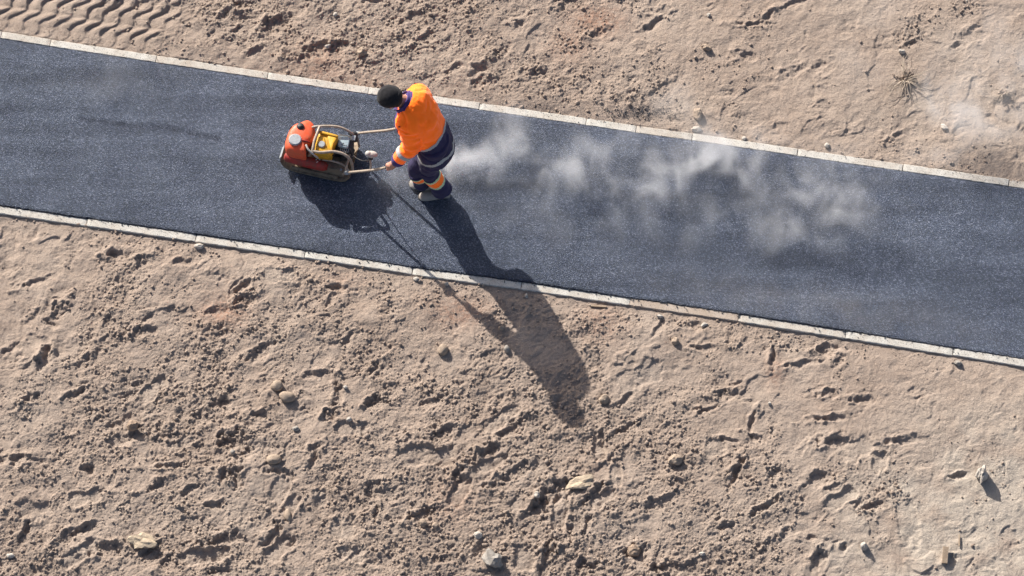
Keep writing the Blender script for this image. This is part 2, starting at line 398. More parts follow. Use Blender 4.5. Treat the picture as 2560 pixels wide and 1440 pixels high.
for (px, py, rx, ry, ang, dep) in PITS:
    if dep <= 0: continue
    cx, cy = pix(px, py); sx = rx / 274.5; sy = ry / 249.0
    sel = np.where((np.abs(X - cx) < .5) & (np.abs(Y - cy) < .5))[0]
    a = math.radians(ang); dx = X[sel] - cx; dy = Y[sel] - cy
    u = (dx * math.cos(a) + dy * math.sin(a)) / sx; v = (-dx * math.sin(a) + dy * math.cos(a)) / sy
    xs_, ys_ = X[sel], Y[sel]
    wu = .75 * vnoise(xs_ * 9, ys_ * 9, 201) + .45 * vnoise(xs_ * 21, ys_ * 21, 203); wv = .75 * vnoise(xs_ * 9, ys_ * 9, 202) + .45 * vnoise(xs_ * 21, ys_ * 21, 204)
    wob = .22 * vnoise(xs_ * 30, ys_ * 30, 101) + .20 * vnoise(xs_ * 60, ys_ * 60, 102)
    r = np.sqrt((u + wu) ** 2 + (v + wv) ** 2) * (1 + .25 * vnoise(xs_ * 5, ys_ * 5, 205)) + wob
    lit = (dx * (-SHX) + dy * (-SHY)) / sl                 # > 0 on the sunny (steep) side of the hollow
    k = sstep(1.35, .45, r) 
    H[sel] -= dep * .54 * k * (1 + .25 * np.clip(lit / .06, -1, 1))
    H[sel] += dep * .34 * (1 + 1.0 * vnoise(xs_ * 14, ys_ * 14, 206)) * np.exp(-((r - 1.5) / .5) ** 2) * np.clip(.35 + lit / .05, 0, 1)

# trodden smooth prints: x, y, half-length, half-width, angle, depth
PRINTS = [(385, 970, 42, 18, 50, .022), (1072, 1140, 68, 28, -4, .026), (640, 1212, 17, 24, 0, -.008), (700, 1225, 22, 34, -25, .018), (725, 1270, 16, 34, -30, .016), (700, 1370, 38, 22, 50, .03),
 (215, 1245, 42, 18, 15, .022), (1498, 1115, 16, 40, 4, .026), (1150, 1230, 20, 40, -25, .025), (1230, 1160, 40, 16, 25, .022), (1400, 1285, 20, 46, -8, .024), (1505, 1250, 34, 15, 45, .024), (1310, 1400, 26, 34, 0, .022), (1540, 1190, 14, 30, 0, .015),
 (515, 1390, 60, 20, 10, .024), (2105, 1245, 42, 17, 35, .02), (2200, 1155, 18, 28, 0, .018), (300, 1100, 26, 18, 0, .015), (880, 1075, 45, 18, 0, .015), (1255, 1050, 50, 20, 35, .016), (2270, 1300, 26, 60, 5, .012), (1800, 1260, 0, 0, 0, 0),
 (85, 1290, 40, 40, 0, .015), (1690, 1130, 0, 0, 0, 0), (200, 1385, 50, 20, 30, .015), (1790, 1120, 26, 26, 0, .015), (860, 1320, 30, 30, 0, .015), (880, 1385, 30, 22, 0, .015), (800, 1245, 20, 26, 0, .012), (450, 1110, 30, 16, 30, .012),
 (95, 855, 26, 18, 0, .01), (700, 690, 40, 18, 0, .01), (1120, 610, 0, 0, 0, 0), (1600, 940, 60, 30, 30, .012), (2140, 1120, 45, 30, 20, .014)]
for (px, py, rx, ry, ang, dep) in PRINTS:
    if rx == 0: continue
    cx, cy = pix(px, py); sx = rx / 274.5; sy = ry / 249.0
    sel = np.where((np.abs(X - cx) < .5) & (np.abs(Y - cy) < .5))[0]
    a = math.radians(ang); dx = X[sel] - cx; dy = Y[sel] - cy
    u = (dx * math.cos(a) + dy * math.sin(a)) / sx; v = (-dx * math.sin(a) + dy * math.cos(a)) / sy
    v = v * (1 + .35 * np.exp(-((u - .1) / .35) ** 2))     # a waist between sole and heel
    u = u + .22 * vnoise(X[sel] * 7, Y[sel] * 7, 211); v = v + .30 * vnoise(X[sel] * 7, Y[sel] * 7, 212)
    r = (np.abs(u) ** 2.6 + np.abs(v) ** 2.6) ** (1 / 2.6) + .12 * vnoise(X[sel] * 16, Y[sel] * 16, 110) + .10 * vnoise(X[sel] * 38, Y[sel] * 38, 111)
    k = sstep(1.12, .90, r)
    H[sel] -= dep * k * (.8 + .25 * u); H[sel] += abs(dep) * .30 * (1 + 1.2 * vnoise(X[sel] * 12, Y[sel] * 12, 213)) * np.exp(-((r - 1.25) / .20) ** 2)
    smoothm[sel] = np.maximum(smoothm[sel], k)

# the lug pattern of a big tyre beside the upper kerb, on the left
s_ = (X * .985 - Y * .17); sT = s_ - (P(0, 85).x * .985 - P(0, 85).y * .17)
t_ = dT
period = .146
wave = .62 * t_ + .030 * np.sin(t_ / .21 * 2 * math.pi)
ph = ((sT + .012 * vnoise(X * 5, Y * 5, 120)) - wave) / period
fr = ph - np.floor(ph)
lug = sstep(0.0, .62, fr) * (1 - sstep(.80, 1.0, fr))
tm = (.72 + .35 * sstep(-.3, .4, vnoise(X * 4.5, Y * 4.5, 125))) * sstep(1.62, 1.15, sT - .55 * t_ + .06 * vnoise(X * 6, Y * 6, 121)) * sstep(.60, .50, t_ + .08 * vnoise(X * 3, Y * 3, 122)) * (dT > -.05)
mid_gap = np.exp(-((t_ - .27) / .022) ** 2)
H = H * (1 - .72 * tm) + tm * (.023 * lug * (1 - .55 * mid_gap) - .012)
C = C * (1 - .8 * tm)

Hs = .35 * H
H = H * (1 - .0 * smoothm) + C * (1 - .92 * smoothm)
# edges: the sand is level with the upper kerb and a little below the lower kerb
H = H * SOFT + .02 * (1 - SOFT) * vnoise(X * .7, Y * .7, 130)
eT = sstep(.0, .22, dT); eB = sstep(.0, .16, dB)
lump = .006 * fbm(X, Y, .12, 3, 140)
H = np.where(below, H * (.25 + .75 * eB) - .020 * (1 - sstep(0, .30, dB)) + lump * (1 - eB),
             H * (.30 + .70 * eT) - .006 + .006 * sstep(0, .25, dT) + 1.6 * lump * (1 - eT))
spill = .012 * sstep(.15, .5, fbm(X, Y, .5, 2, 145) + .3 * vnoise(X * 14, Y * 14, 146))
onk = (dT < .006) & (dB < .006)
H = np.where(onk, np.minimum(H, -.009 + spill - .10 * np.clip(np.minimum(-dT, -dB), 0, .1)), H)
inside = (dT < 0) & (dB < 0)
depth_in = np.minimum(-dT, -dB)
H = np.where(inside, H - .5 * np.clip(depth_in - .012, 0, .3), H)

def make_grid(name, nx, ny, X, Y, Z, keep, mats, attrs):
    idx = np.arange(nx * ny).reshape(ny, nx)
    a = idx[:-1, :-1]; b = idx[:-1, 1:]; c = idx[1:, 1:]; d = idx[1:, :-1]
    q = np.stack([a, b, c, d], -1).reshape(-1, 4)
    q = q[keep[q].any(1)]
    used = np.zeros(nx * ny, bool); used[q.ravel()] = True
    remap = np.cumsum(used) - 1; q = remap[q]
    co = np.stack([X[used], Y[used], Z[used]], -1).astype(np.float32)
    me = bpy.data.meshes.new(name)
    me.vertices.add(len(co)); me.vertices.foreach_set('co', co.ravel())
    me.loops.add(q.size); me.loops.foreach_set('vertex_index', q.ravel().astype(np.int32))
    me.polygons.add(len(q)); me.polygons.foreach_set('loop_start', np.arange(0, q.size, 4, dtype=np.int32))
    me.update(calc_edges=True)
    me.polygons.foreach_set('use_smooth', np.ones(len(q), bool))
    for k, v in attrs.items():
        at = me.attributes.new(k, 'FLOAT', 'POINT'); at.data.foreach_set('value', v[used].astype(np.float32))
    return link(name, me, mats, None, False)

clay = np.zeros_like(X)
for (px, py, rx, ry, k) in [(1495, 50, 70, 40, .9), (1420, 110, 50, 50, .6), (800, 160, 70, 50, .6), (560, 780, 60, 40, .8), (1150, 780, 80, 40, .7), (1130, 1260, 60, 50, .35), (1500, 810, 60, 50, .5), (1940, 930, 26, 40, .6), (1410, 100, 60, 60, .3), (860, 700, 50, 20, .3), (1310, 290, 60, 20, .3), (2150, 1262, 50, 14, .4), (900, 215, 80, 30, .4), (1500, 1170, 40, 14, .2)]:
    clay = np.maximum(clay, k * gauss_px(px, py, rx, ry))
dust = 1.15 * gauss_px(2380, 1360, 300, 190) + .7 * gauss_px(2500, 1200, 160, 200) + .35 * gauss_px(2420, 250, 260, 160) + .3 * gauss_px(1690, 270, 80, 60)
dust = np.clip(dust * (.75 + .8 * fbm(X, Y, .35, 4, 150)) + .15 * smoothm, 0, 1)
tar = np.clip(1.0 * gauss_px(1605, 275, 40, 18) + .7 * gauss_px(1350, 265, 60, 16) + .7 * gauss_px(1205, 245, 30, 12) + .35 * gauss_px(1450, 280, 160, 14), 0, 1)
keep = ~((dT < -.055) & (dB < -.055))
ground = make_grid('ground', len(GX), len(GY), X, Y, H, keep, M_SAND, {'rough': R * (1 - smoothm), 'clay': clay, 'dust': dust, 'tar': tar})
tag(ground, kind='structure')
GH = H.reshape(len(GY), len(GX))
def ground_z(x, y):
    i = int(np.clip(np.searchsorted(GX, x), 1, len(GX) - 1)); j = int(np.clip(np.searchsorted(GY, y), 1, len(GY) - 1))
    return float(GH[j, i])

# ---------------------------------------------------------------- the asphalt path
def asphalt():
    xs = axis_lines(-5.3, 5.3, .010, 300)
    tt = np.concatenate([[0, .0], np.linspace(0.0, 1, 168), [1.0]])[1:-1]
    tt = np.concatenate([[-1.0], np.linspace(0, 1, 172), [2.0]])
    XX, TT = np.meshgrid(xs, tt); x = XX.ravel(); t = TT.ravel()
    lo = line(KBe, x, KW / 2); hi = line(KTe, x, -KW / 2)
    tc = np.clip(t, 0, 1)
    jag = .006 * fbm(x, t * 0, .05, 3, 160, .7) + .004 * fbm(x, t * 0 + 5, .3, 2, 165)
    edge = np.where(tc < .5, 1 - np.clip(tc / .04, 0, 1), -(1 - np.clip((1 - tc) / .04, 0, 1)))
    y = lo + (hi - lo) * tc + edge * np.where(tc < .5, -.004 + jag, .003 + jag * .6) 
    z = .013 + .004 * fbm(x, y, 1.2, 2, 170) + .0007 * fbm(x, y, .05, 2, 175, .7) + .07 * clods(x, y, .02, 180, .9, .2, .5)
    dedge = np.minimum(tc, 1 - tc) * (hi - lo)
    z -= .007 * (1 - sstep(0, .03, dedge))
    # top edge is rolled down level with the kerb
    z -= .008 * sstep(.97, 1.0, tc)
    cx, cy = pix(360, 318)
    st = np.zeros_like(x)
    for (ax, ay, bx, by, w, k) in [(205, 297, 330, 318, .028, .8), (330, 318, 420, 318, .022, .7), (410, 322, 545, 348, .032, .75)]:
        a = pix(ax, ay); b = pix(bx, by); dx, dy = b[0] - a[0], b[1] - a[1]; L2 = dx * dx + dy * dy
        u = np.clip(((x - a[0]) * dx + (y - a[1]) * dy) / L2, 0, 1)
        d = np.hypot(x - a[0] - u * dx, y - a[1] - u * dy) + .012 * vnoise(x * 14, y * 14, 190)
        st = np.maximum(st, k * np.exp(-(d / w) ** 2) * (.6 + .5 * vnoise(x * 9, y * 9, 191)))
    z += st * (.0035 * clods(x, y, .028, 196, .9, .2, .5) / .012 - .010)
    z[(t < -.5) | (t > 1.5)] = -.10
    st = np.clip(st + .9 * (1 - sstep(0, .016, np.abs(tc * (hi - lo)))) , 0, 1)  # lower edge joins the streak: shade of the raised asphalt edge painted in
    du = np.clip(.5 * np.exp(-((x - P(2050, 790).x) / 1.4) ** 2 - ((tc - .12) / .12) ** 2) * (1 + fbm(x, y, .3, 3, 195)), 0, 1)
    o = make_grid('path', len(xs), len(tt), x, y, z, np.ones(len(x), bool), M_ASPHALT, {'streak_edge_shade': st, 'dusty': du})
    return tag(o, kind='structure')
asphalt()

# ---------------------------------------------------------------- the two lines of kerb stones
def kerb_line(K, seed, shades, low):
    root = empty('kerb', K[0]); tag(root, kind='structure')
    rr = random.Random(seed)
    # the concrete bed under the stones
    bm = bmesh.new()
    for i in range(len(K) - 1):
        a, b = K[i], K[i + 1]; d = (b - a); ang = math.atan2(d.y, d.x)
        box(bm, (a + b) / 2 + Vector((0, 0, -.20)), (d.length, .16, .10), Matrix.Rotation(ang, 4, 'Z'))
    bm_obj('kerb_bed', bm, M_KERB[2], root, False)
    for i in range(len(K) - 1):
        a, b = K[i], K[i + 1]; d = b - a; L = d.length - rr.uniform(.004, .009); ang = math.atan2(d.y, d.x)
        bm = bmesh.new()
        nseg = max(6, int(L / .03))
        prof = [(-.5, -.16), (-.5, -.008), (-.46, -.002), (-.40, 0), (.40, 0), (.46, -.002), (.5, -.008), (.5, -.16)]
        rows = []
        for k in range(nseg + 1):
            u = (k / nseg - .5) * L
            endc = .004 if k in (0, nseg) else 0
            row = []
            for j, (pv, pz) in enumerate(prof):
                w = pv * KW; z = pz
                q = Vector((u * 9 + seed * 7 + i * 13, pv * 3, pz * 20))
                ch = mnoise.noise(q * 2.2)
                if 1 <= j <= 6:
                    z -= endc
                    if j in (1, 2, 5, 6):
                        z -= max(0, ch - .18) * .030
                        w -= math.copysign(max(0, mnoise.noise(q * 3.1) - .2) * .018, pv)
                    z += .0009 * mnoise.noise(q * 4)
                row.append(bm.verts.new((u, w, z)))
            rows.append(row)
        for k in range(nseg):
            for j in range(7): bm.faces.new((rows[k][j], rows[k + 1][j], rows[k + 1][j + 1], rows[k][j + 1]))
        bm.faces.new(rows[0]); bm.faces.new(rows[-1][::-1])
        tilt = rr.uniform(-.02, .02)
        dz = rr.uniform(-.003, .004); dy = rr.uniform(-.003, .003)
        bm.transform(Matrix.Translation((a + b) / 2 + Vector((0, dy, dz))) @ Matrix.Rotation(ang, 4, 'Z') @ Matrix.Rotation(tilt, 4, 'X'))
        o = bm_obj('kerb_stone', bm, M_KERB[shades[i % len(shades)]], root, False)
        o.data.polygons.foreach_set('use_smooth', [False] * len(o.data.polygons))
kerb_line(KT, 1, [1, 1, 0, 1, 0, 0, 0, 0, 1, 0, 0, 0, 1], 0)
kerb_line(KB, 2, [0, 0, 0, 0, 0, 0, 2, 1, 0, 0], 1)

# ---------------------------------------------------------------- stones, each a thing of its own
def stone_mat(name, c, c2):
    m = mat(name, c, .85, spec=.3); n = N(m)
    n.color(n.mix(.7, n.ramp(n.noise(28, 5, .7), [(.35, c2), (.65, c)]), n.ramp(n.noise(140, 3, .7), [(.3, (.6, .58, .56)), (.6, (1, 1, 1))]), 'MULTIPLY'))
    n.normal(n.bump(n.noise(90, 4, .7), .7, .006)); return m
MS = {'grey': stone_mat('grey_stone', (.40, .37, .33), (.30, .265, .225)), 'sand': stone_mat('sandy_stone', (.43, .34, .26), (.34, .26, .195)),
      'white': stone_mat('white_stone', (.56, .52, .465), (.44, .385, .325)), 'yellow': stone_mat('yellow_stone', (.56, .455, .325), (.42, .33, .24)),
      'earth': stone_mat('earth_clod', (.40, .30, .22), (.28, .20, .145))}
M_WOOD = stone_mat('weathered_wood', (.46, .36, .26), (.36, .26, .18))
def stone(px, py, rx, ry, rz, ang, kind, label, name='stone', cat='stone', seed=0, ang3=.35, sink=.35, group=None):
    """rx, ry in photo pixels, rz in metres"""
    x, y = pix(px, py)
    bm = bmesh.new(); bmesh.ops.create_icosphere(bm, subdivisions=3, radius=1)
    off = Vector((seed * 3.1, seed * 1.7, seed * .9))
    for v in bm.verts:
        p = v.co.normalized()
        f = 1 + ang3 * mnoise.noise(p * 1.3 + off) + ang3 * .45 * mnoise.noise(p * 3.1 + off)
        # a few flat facets
        for k in range(4):
            d = Vector((math.sin(seed * 5 + k * 2.1), math.cos(seed * 3 + k * 1.7), math.sin(k * 2.9 + seed))).normalized()
            t = p.dot(d)
            if t > .72: f *= .72 / t * 1.02 if ang3 > .3 else 1
        v.co = p * f
    z = ground_z(x, y)
    bm.transform(Matrix.Translation((x, y, z + rz * (1 - sink * 1.4))) @ Matrix.Rotation(math.radians(ang), 4, 'Z') @ Matrix.Diagonal((rx / 274.5, ry / 249, rz, 1)))
    base = Vector((x, y, z))
    bm.transform(Matrix.Translation(-base))
    o = bm_obj(name, bm, MS[kind], None, ang3 < .3); o.location = base
    return tag(o, label, cat, group)
ST = [
 (693, 968, 15, 13, .045, 0, 'sand', 'rounded sandy stone, upper left of the touching pair left of the curved furrow', 'stone', .2),
 (718, 995, 19, 14, .045, -10, 'sand', 'larger rounded sandy stone, lower right of the touching pair left of the curved furrow', 'stone', .2),
 (685, 1153, 18, 12, .04, 0, 'sand', 'oval pale stone beside a dark hollow below the touching pair of stones', 'stone', .2),
 (720, 1288, 9, 15, .03, 10, 'sand', 'small upright oval stone below the smooth print in the lower left soil', 'stone', .2),
 (1450, 1212, 34, 15, .035, 12, 'yellow', 'jagged yellowish rock below the tip of the worker\'s shadow', 'rock', .5),
 (355, 1357, 36, 20, .045, 0, 'yellow', 'jagged yellowish rock half buried in soil at the lower left', 'rock', .5),
 (2455, 1192, 13, 19, .105, -15, 'white', 'upright pale angular stone with a sharp triangular shadow at the lower right', 'stone', .45),
 (2160, 1368, 9, 9, .05, 0, 'white', 'small pale stone with a short shadow left of the wooden offcut', 'stone', .3),
 (497, 615, 11, 7, .03, 0, 'white', 'small white stone against the lower kerb at the second joint from the left', 'stone', .3),
 (1766, 121, 14, 9, .035, -10, 'sand', 'angular sandy stone with a dark hollow, in the upper sand above the steam', 'stone', .4),
 (1744, 287, 11, 15, .04, 0, 'sand', 'rounded sandy stone just above a joint of the upper kerb', 'stone', .3),
 (1741, 323, 13, 7, .022, 0, 'white', 'pale stone chip resting on the edge of the upper kerb at a joint', 'stone', .4),
 (2361, 317, 10, 8, .02, 0, 'white', 'flat white stone in the dusty sand below the drifting haze at the upper right', 'stone', .4),
 (1860, 346, 6, 5, .016, 0, 'white', 'tiny white pebble sitting against the upper kerb above the thickest steam', 'pebble', .3),
 (2068, 364, 7, 6, .02, 0, 'white', 'small white pebble above the upper kerb near the right end of the steam', 'pebble', .3),
 (1232, 1400, 24, 24, .06, 15, 'grey', 'large greyish angular rock at the bottom edge left of a deep trench', 'rock', .5),
 (1108, 876, 13, 14, .05, 0, 'sand', 'egg-shaped sandy stone casting a dark pointed shadow left of the worker\'s shadow', 'stone', .2),
 (1267, 874, 7, 9, .03, 0, 'grey', 'small rounded stone lying within the worker\'s torso shadow', 'stone', .2),
 (1254, 822, 8, 7, .03, 20, 'sand', 'small clod lying within the shadow near the bright sliver between arm and body', 'clod', .4),
 (1510, 1000, 12, 11, .04, 0, 'sand', 'round clod right of the shadow of the worker\'s head', 'clod', .3),
 (1688, 1153, 19, 14, .05, 10, 'sand', 'domed clod above a curved dark hollow at the lower centre right', 'clod', .35),
 (1058, 1310, 9, 9, .04, 0, 'sand', 'round ball of earth, left of two below the deep gouge at the bottom centre', 'clod', .25),
 (1088, 1316, 8, 8, .03, 0, 'sand', 'round ball of earth, right of two below the deep gouge at the bottom centre', 'clod', .25),
 (1195, 1340, 11, 8, .03, 0, 'white', 'small pale stone right of the two earth balls at the bottom centre', 'stone', .3),
 (1342, 1243, 8, 8, .035, 0, 'white', 'white stone sitting in the dark diagonal trench below the shadow tip', 'stone', .35),
 (1583, 1376, 17, 14, .06, 0, 'earth', 'brown rounded clod over a dark hollow at the bottom edge, right of centre', 'clod', .3),
 (1755, 1386, 8, 5, .022, 0, 'white', 'thin white pebble near the bottom edge, right of the brown clod', 'pebble', .3),
 (26, 1391, 10, 6, .025, 0, 'white', 'small white stone at the bottom left corner', 'stone', .3),
 (332, 1068, 14, 12, .055, 0, 'earth', 'brown rounded clod overhanging a dark hole at the left', 'clod', .3),
 (582, 1133, 6, 6, .03, 0, 'grey', 'small round pebble at the lower lip of the largest dark hole', 'pebble', .25),
 (740, 1073, 9, 6, .022, 0, 'grey', 'small pale pebble below the stone pair and above the curved scarp', 'pebble', .3),
 (873, 1052, 7, 5, .022, 0, 'white', 'small white pebble below the triangular dark hollow', 'pebble', .3),
 (864, 971, 6, 4, .016, 0, 'white', 'tiny white pebble just right of the curved furrow', 'pebble', .3),
 (1041, 697, 8, 5, .02, 0, 'white', 'white chip under the lower kerb beside the joint left of the worker\'s shadow', 'stone', .3),
 (1116, 709, 6, 4, .02, 0, 'white', 'white chip under the lower kerb where the handle shadow crosses', 'stone', .3),
 (1316, 739, 4, 6, .02, 0, 'white', 'white chip under the lower kerb just right of the joint inside the body shadow', 'stone', .3),
 (1395, 836, 0, 0, 0, 0, 'white', '', '', 0),
 (1650, 790, 9, 5, .02, 0, 'white', 'white chip on the sand below the sand-stained lower kerb stone, left one', 'stone', .35),
 (1760, 812, 9, 5, .02, 15, 'white', 'white chip below the sand-stained lower kerb stone, right one', 'stone', .35),
 (1688, 855, 9, 9, .035, 0, 'sand', 'small round clod below the sand-stained lower kerb stone', 'clod', .3),
 (2395, 908, 10, 7, .025, 0, 'grey', 'pale stone just below the lower kerb near the right edge', 'stone', .35),
 (1924, 1010, 4, 4, .018, 0, 'white', 'tiny white pebble on the sand below the right half of the lower kerb', 'pebble', .3),
 (905, 133, 13, 11, .045, 0, 'sand', 'sandy clod with a curved dark scarp, above the kerb left of the worker', 'clod', .35),
 (2255, 130, 9, 6, .03, 0, 'white', 'small pale stone just above the dry weed in the upper right sand', 'stone', .35),
 (1772, 38, 5, 5, .022, 0, 'white', 'tiny white pebble near the top edge, above the angular sandy stone', 'pebble', .3),
 (838, 36, 6, 5, .018, 0, 'white', 'tiny pale pebble near the top edge, above the worker and machine', 'pebble', .3),
 (820, 118, 9, 5, .02, 20, 'white', 'pale chip on the reddish hollow above the machine', 'stone', .35),
]
for i, s in enumerate(ST):
    if s[2] == 0: continue
    px, py, rx, ry, rz, ang, kind, lab, cat, a3 = s
    stone(px, py, rx, ry, rz, ang, kind, lab, cat, cat, i + 1, a3, .35)

# the offcut of wood standing out of the sand at the lower right
x, y = pix(2362, 1392); z = ground_z(x, y)
bm = bmesh.new(); box(bm, Vector((0, 0, .03)), (.05, .15, .05), Matrix.Rotation(math.radians(-6), 4, 'Z') @ Matrix.Rotation(math.radians(12), 4, 'X'), .003)
o = bm_obj('wood_offcut', bm, M_WOOD, None, False); o.location = (x, y, z)
tag(o, 'short squared offcut of pale wood lying in the dusty sand at the lower right', 'wood')
x, y = pix(2398, 1352); z = ground_z(x, y)
bm = bmesh.new(); box(bm, Vector((0, 0, .014)), (.012, .11, .012), Matrix.Rotation(math.radians(-3), 4, 'Z'), .002)
o = bm_obj('wood_splinter', bm, M_WOOD, None, False); o.location = (x, y, z)
tag(o, 'thin upright splinter of wood above and right of the squared offcut', 'wood')
x, y = pix(1497, 764); z = ground_z(x, y)
bm = bmesh.new(); box(bm, Vector((0, 0, .012)), (.14, .018, .012), Matrix.Rotation(math.radians(-4), 4, 'Z'), .002)
o = bm_obj('wood_stake', bm, M_WOOD, None, False); o.location = (x, y, z)
tag(o, 'pale sliver of wood lying along the lower kerb right of the worker\'s shadow', 'wood')

# dry weeds
M_STRAW = stone_mat('dry_stalk', (.52, .44, .35), (.38, .30, .225))
def weed(px, py, n, spread, label, seed):
    x, y = pix(px, py); z = ground_z(x, y); rr = random.Random(seed)
    root = empty('dry_weed', (x, y, z)); tag(root, label, 'weed')
    for k in range(n):
        a = rr.uniform(-2.9, .4) if k % 3 else rr.uniform(0, 6.3); L = spread * rr.uniform(.4, 1)
        p = [Vector((x, y, z - .01))]
        h = rr.uniform(.015, .06); bend = rr.uniform(-.5, .5)
        for j in range(1, 5):
            f = j / 4; aa = a + bend * f
            p.append(Vector((x + math.cos(aa) * L * f + rr.uniform(-.008, .008), y + math.sin(aa) * L * f, z + .008 + h * math.sin(math.pi * min(f * .8 + .1, 1)))))
        bm = bmesh.new(); tube(bm, p, [.0042, .0035, .003, .002, .0012], 5, 3)
        bm_obj('stalk', bm, M_STRAW, root)
    bm = bmesh.new()
    for k in range(26):
        ball(bm, Vector((x + rr.gauss(0, spread * .16), y + rr.gauss(0, spread * .12), z + rr.uniform(0, .035))), (rr.uniform(.006, .016),) * 3, 6)
    bm_obj('root_clump', bm, M_SAND, root)['kind'] = 'stuff'
weed(2262, 200, 26, .34, 'sprawling dry weed with long thin stalks on the sand at the upper right', 3)
weed(2508, 238, 10, .14, 'small dry weed near the right edge beyond the drifting haze', 5)

# ---------------------------------------------------------------- crumbs of soil and gravel nobody could count
def crumbs(name, n, rlo, rhi, mat_, chooser, kindlabel, seed, colour_jit=False):
    rs = np.random.RandomState(seed)
    bm = bmesh.new(); bmesh.ops.create_icosphere(bm, subdivisions=1, radius=1)
    bv = np.array([v.co[:] for v in bm.verts]); bf = np.array([[v.index for v in f.verts] for f in bm.faces]); bm.free()
    pts = chooser(rs, n); n = len(pts)
    V = np.zeros((n, len(bv), 3))
    for i, (x, y, k) in enumerate(pts):
        r = (rlo + (rhi - rlo) * rs.rand() ** 3) * k
        s = r * (1 + .5 * (rs.rand(3) - .5)); s[2] *= .8
        a = rs.rand() * 6.28; c, si = math.cos(a), math.sin(a)
        b = bv * (1 + .45 * (rs.rand(len(bv), 1) - .5)) * s
        b = np.stack([b[:, 0] * c - b[:, 1] * si, b[:, 0] * si + b[:, 1] * c, b[:, 2]], -1)
        V[i] = b + np.array([x, y, zfun(x, y) + s[2] * .35])
    F = (bf[None] + (np.arange(n) * len(bv))[:, None, None]).reshape(-1, 3)
    me = bpy.data.meshes.new(name); V = V.reshape(-1, 3)
    me.vertices.add(len(V)); me.vertices.foreach_set('co', V.astype(np.float32).ravel())
    me.loops.add(F.size); me.loops.foreach_set('vertex_index', F.ravel().astype(np.int32))
    me.polygons.add(len(F)); me.polygons.foreach_set('loop_start', np.arange(0, F.size, 3, dtype=np.int32)); me.update(calc_edges=True)
    o = link(name, me, mat_, None, True); tag(o, kindlabel[0], kindlabel[1], None, 'stuff'); return o
Rg = R.reshape(len(GY), len(GX)); Sg = (smoothm + tm).reshape(len(GY), len(GX))
YT = lambda x: float(line(KTe, np.array([x]), KW / 2)[0]); YB = lambda x: float(line(KBe, np.array([x]), -KW / 2)[0])
def zfun(x, y): return ground_z(x, y)
def ch_sand(rs, n):
    out = []
    while len(out) < n:
        x = rs.uniform(-5, 5); y = rs.uniform(-3.2, 3.4)
        i = np.searchsorted(GX, x); j = np.searchsorted(GY, y)
        if Rg[j, i] * (1 - min(1, Sg[j, i])) < rs.rand() * .9: continue
        if YB(x) + .0 < y < YT(x) + .0: continue
        out.append((x, y, .7 + .5 * Rg[j, i]))
    return out
def ch_kerb(rs, n):
    out = []
    for _ in range(n):
        x = rs.uniform(-5, 5)
        if rs.rand() < .5: y = YT(x) + rs.exponential(.05) - .02
        else: y = YB(x) - rs.exponential(.05) + .005
        out.append((x, y, .6 + .5 * rs.rand()))
    return out
crumbs('soil_crumbs', 13000, .004, .019, M_SAND, ch_sand, ('loose sandy crumbs and small clods strewn over the rough soil', 'soil crumbs'), 5)
crumbs('kerb_grit', 2200, .003, .009, M_SAND, ch_kerb, ('fine sandy grit gathered along both kerbs', 'grit'), 6)
crumbs('white_grit', 420, .003, .007, MS['white'], ch_sand, ('scattered tiny white stone chips in the soil', 'stone chips'), 8)
def zfun(x, y): return .004
M_TARBIT = mat('asphalt_crumb', (.04, .042, .05), .6)
def ch_tar(rs, n):
    out = []
    for _ in range(n):
        x = rs.uniform(-5, 5); y = YB(x) + KW - rs.exponential(.012) + .006
        out.append((x, y, 1))
    for _ in range(n // 3):
        x, y = pix(rs.normal(1600, 60), rs.normal(282, 10)); out.append((x, y, 1))
    for _ in range(n // 6):
        x = rs.uniform(-5, 5); y = YT(x) - KW * rs.rand(); out.append((x, y, .7))
    return out
crumbs('asphalt_crumbs', 900, .003, .008, M_TARBIT, ch_tar, ('black asphalt crumbs spilled along the inner edges of the kerbs', 'asphalt crumbs'), 9)

# ---------------------------------------------------------------- the plate compactor
def painted(name, c, rough=.4, grime=.35, dirt=(.30, .24, .18), scale=18, metal=0, spec=.5):
    m = mat(name, c, rough, metal, spec); n = N(m)
    k = n.ramp(n.noise(scale, 6, .75, .6), [(.44, (0, 0, 0)), (.60, (1, 1, 1))])
    n.color(n.mix(n.math('MULTIPLY', k, grime), tuple(c), dirt))
    r = n.new('ShaderNodeMapRange'); n.l(k, r.inputs[0]); r.inputs[3].default_value = rough; r.inputs[4].default_value = .85
    n.l(r.outputs[0], n.b.inputs['Roughness']); n.normal(n.bump(n.noise(120, 3, .6), .15, .002)); return m
M_TANK = painted('orange_plastic', (.74, .10, .03), .45, .40, (.42, .17, .10))
M_YEL = painted('yellow_paint', (.66, .36, .012), .45, .5, (.28, .17, .05))
M_RED = painted('red_paint', (.36, .025, .018), .5, .7, (.17, .075, .055))
M_TUBE = painted('dusty_tube', (.36, .30, .24), .45, .6, (.24, .17, .12), 30)
M_BLACK = painted('black_engine', (.022, .022, .026), .5, .35, (.12, .10, .085))
M_CAST = painted('sandy_cast_iron', (.25, .185, .125), .6, .7, (.10, .075, .055), 14)
M_STEEL = painted('grey_steel', (.36, .385, .40), .4, .4, (.22, .22, .22), 40, .2)
M_BOX = painted('blue_grey_cover', (.34, .43, .47), .35, .35, (.2, .22, .22), 60)
M_PALE = painted('pale_grey_plastic', (.50, .48, .44), .5, .3)
M_WHITE = mat('white_sticker', (.75, .75, .73), .5)

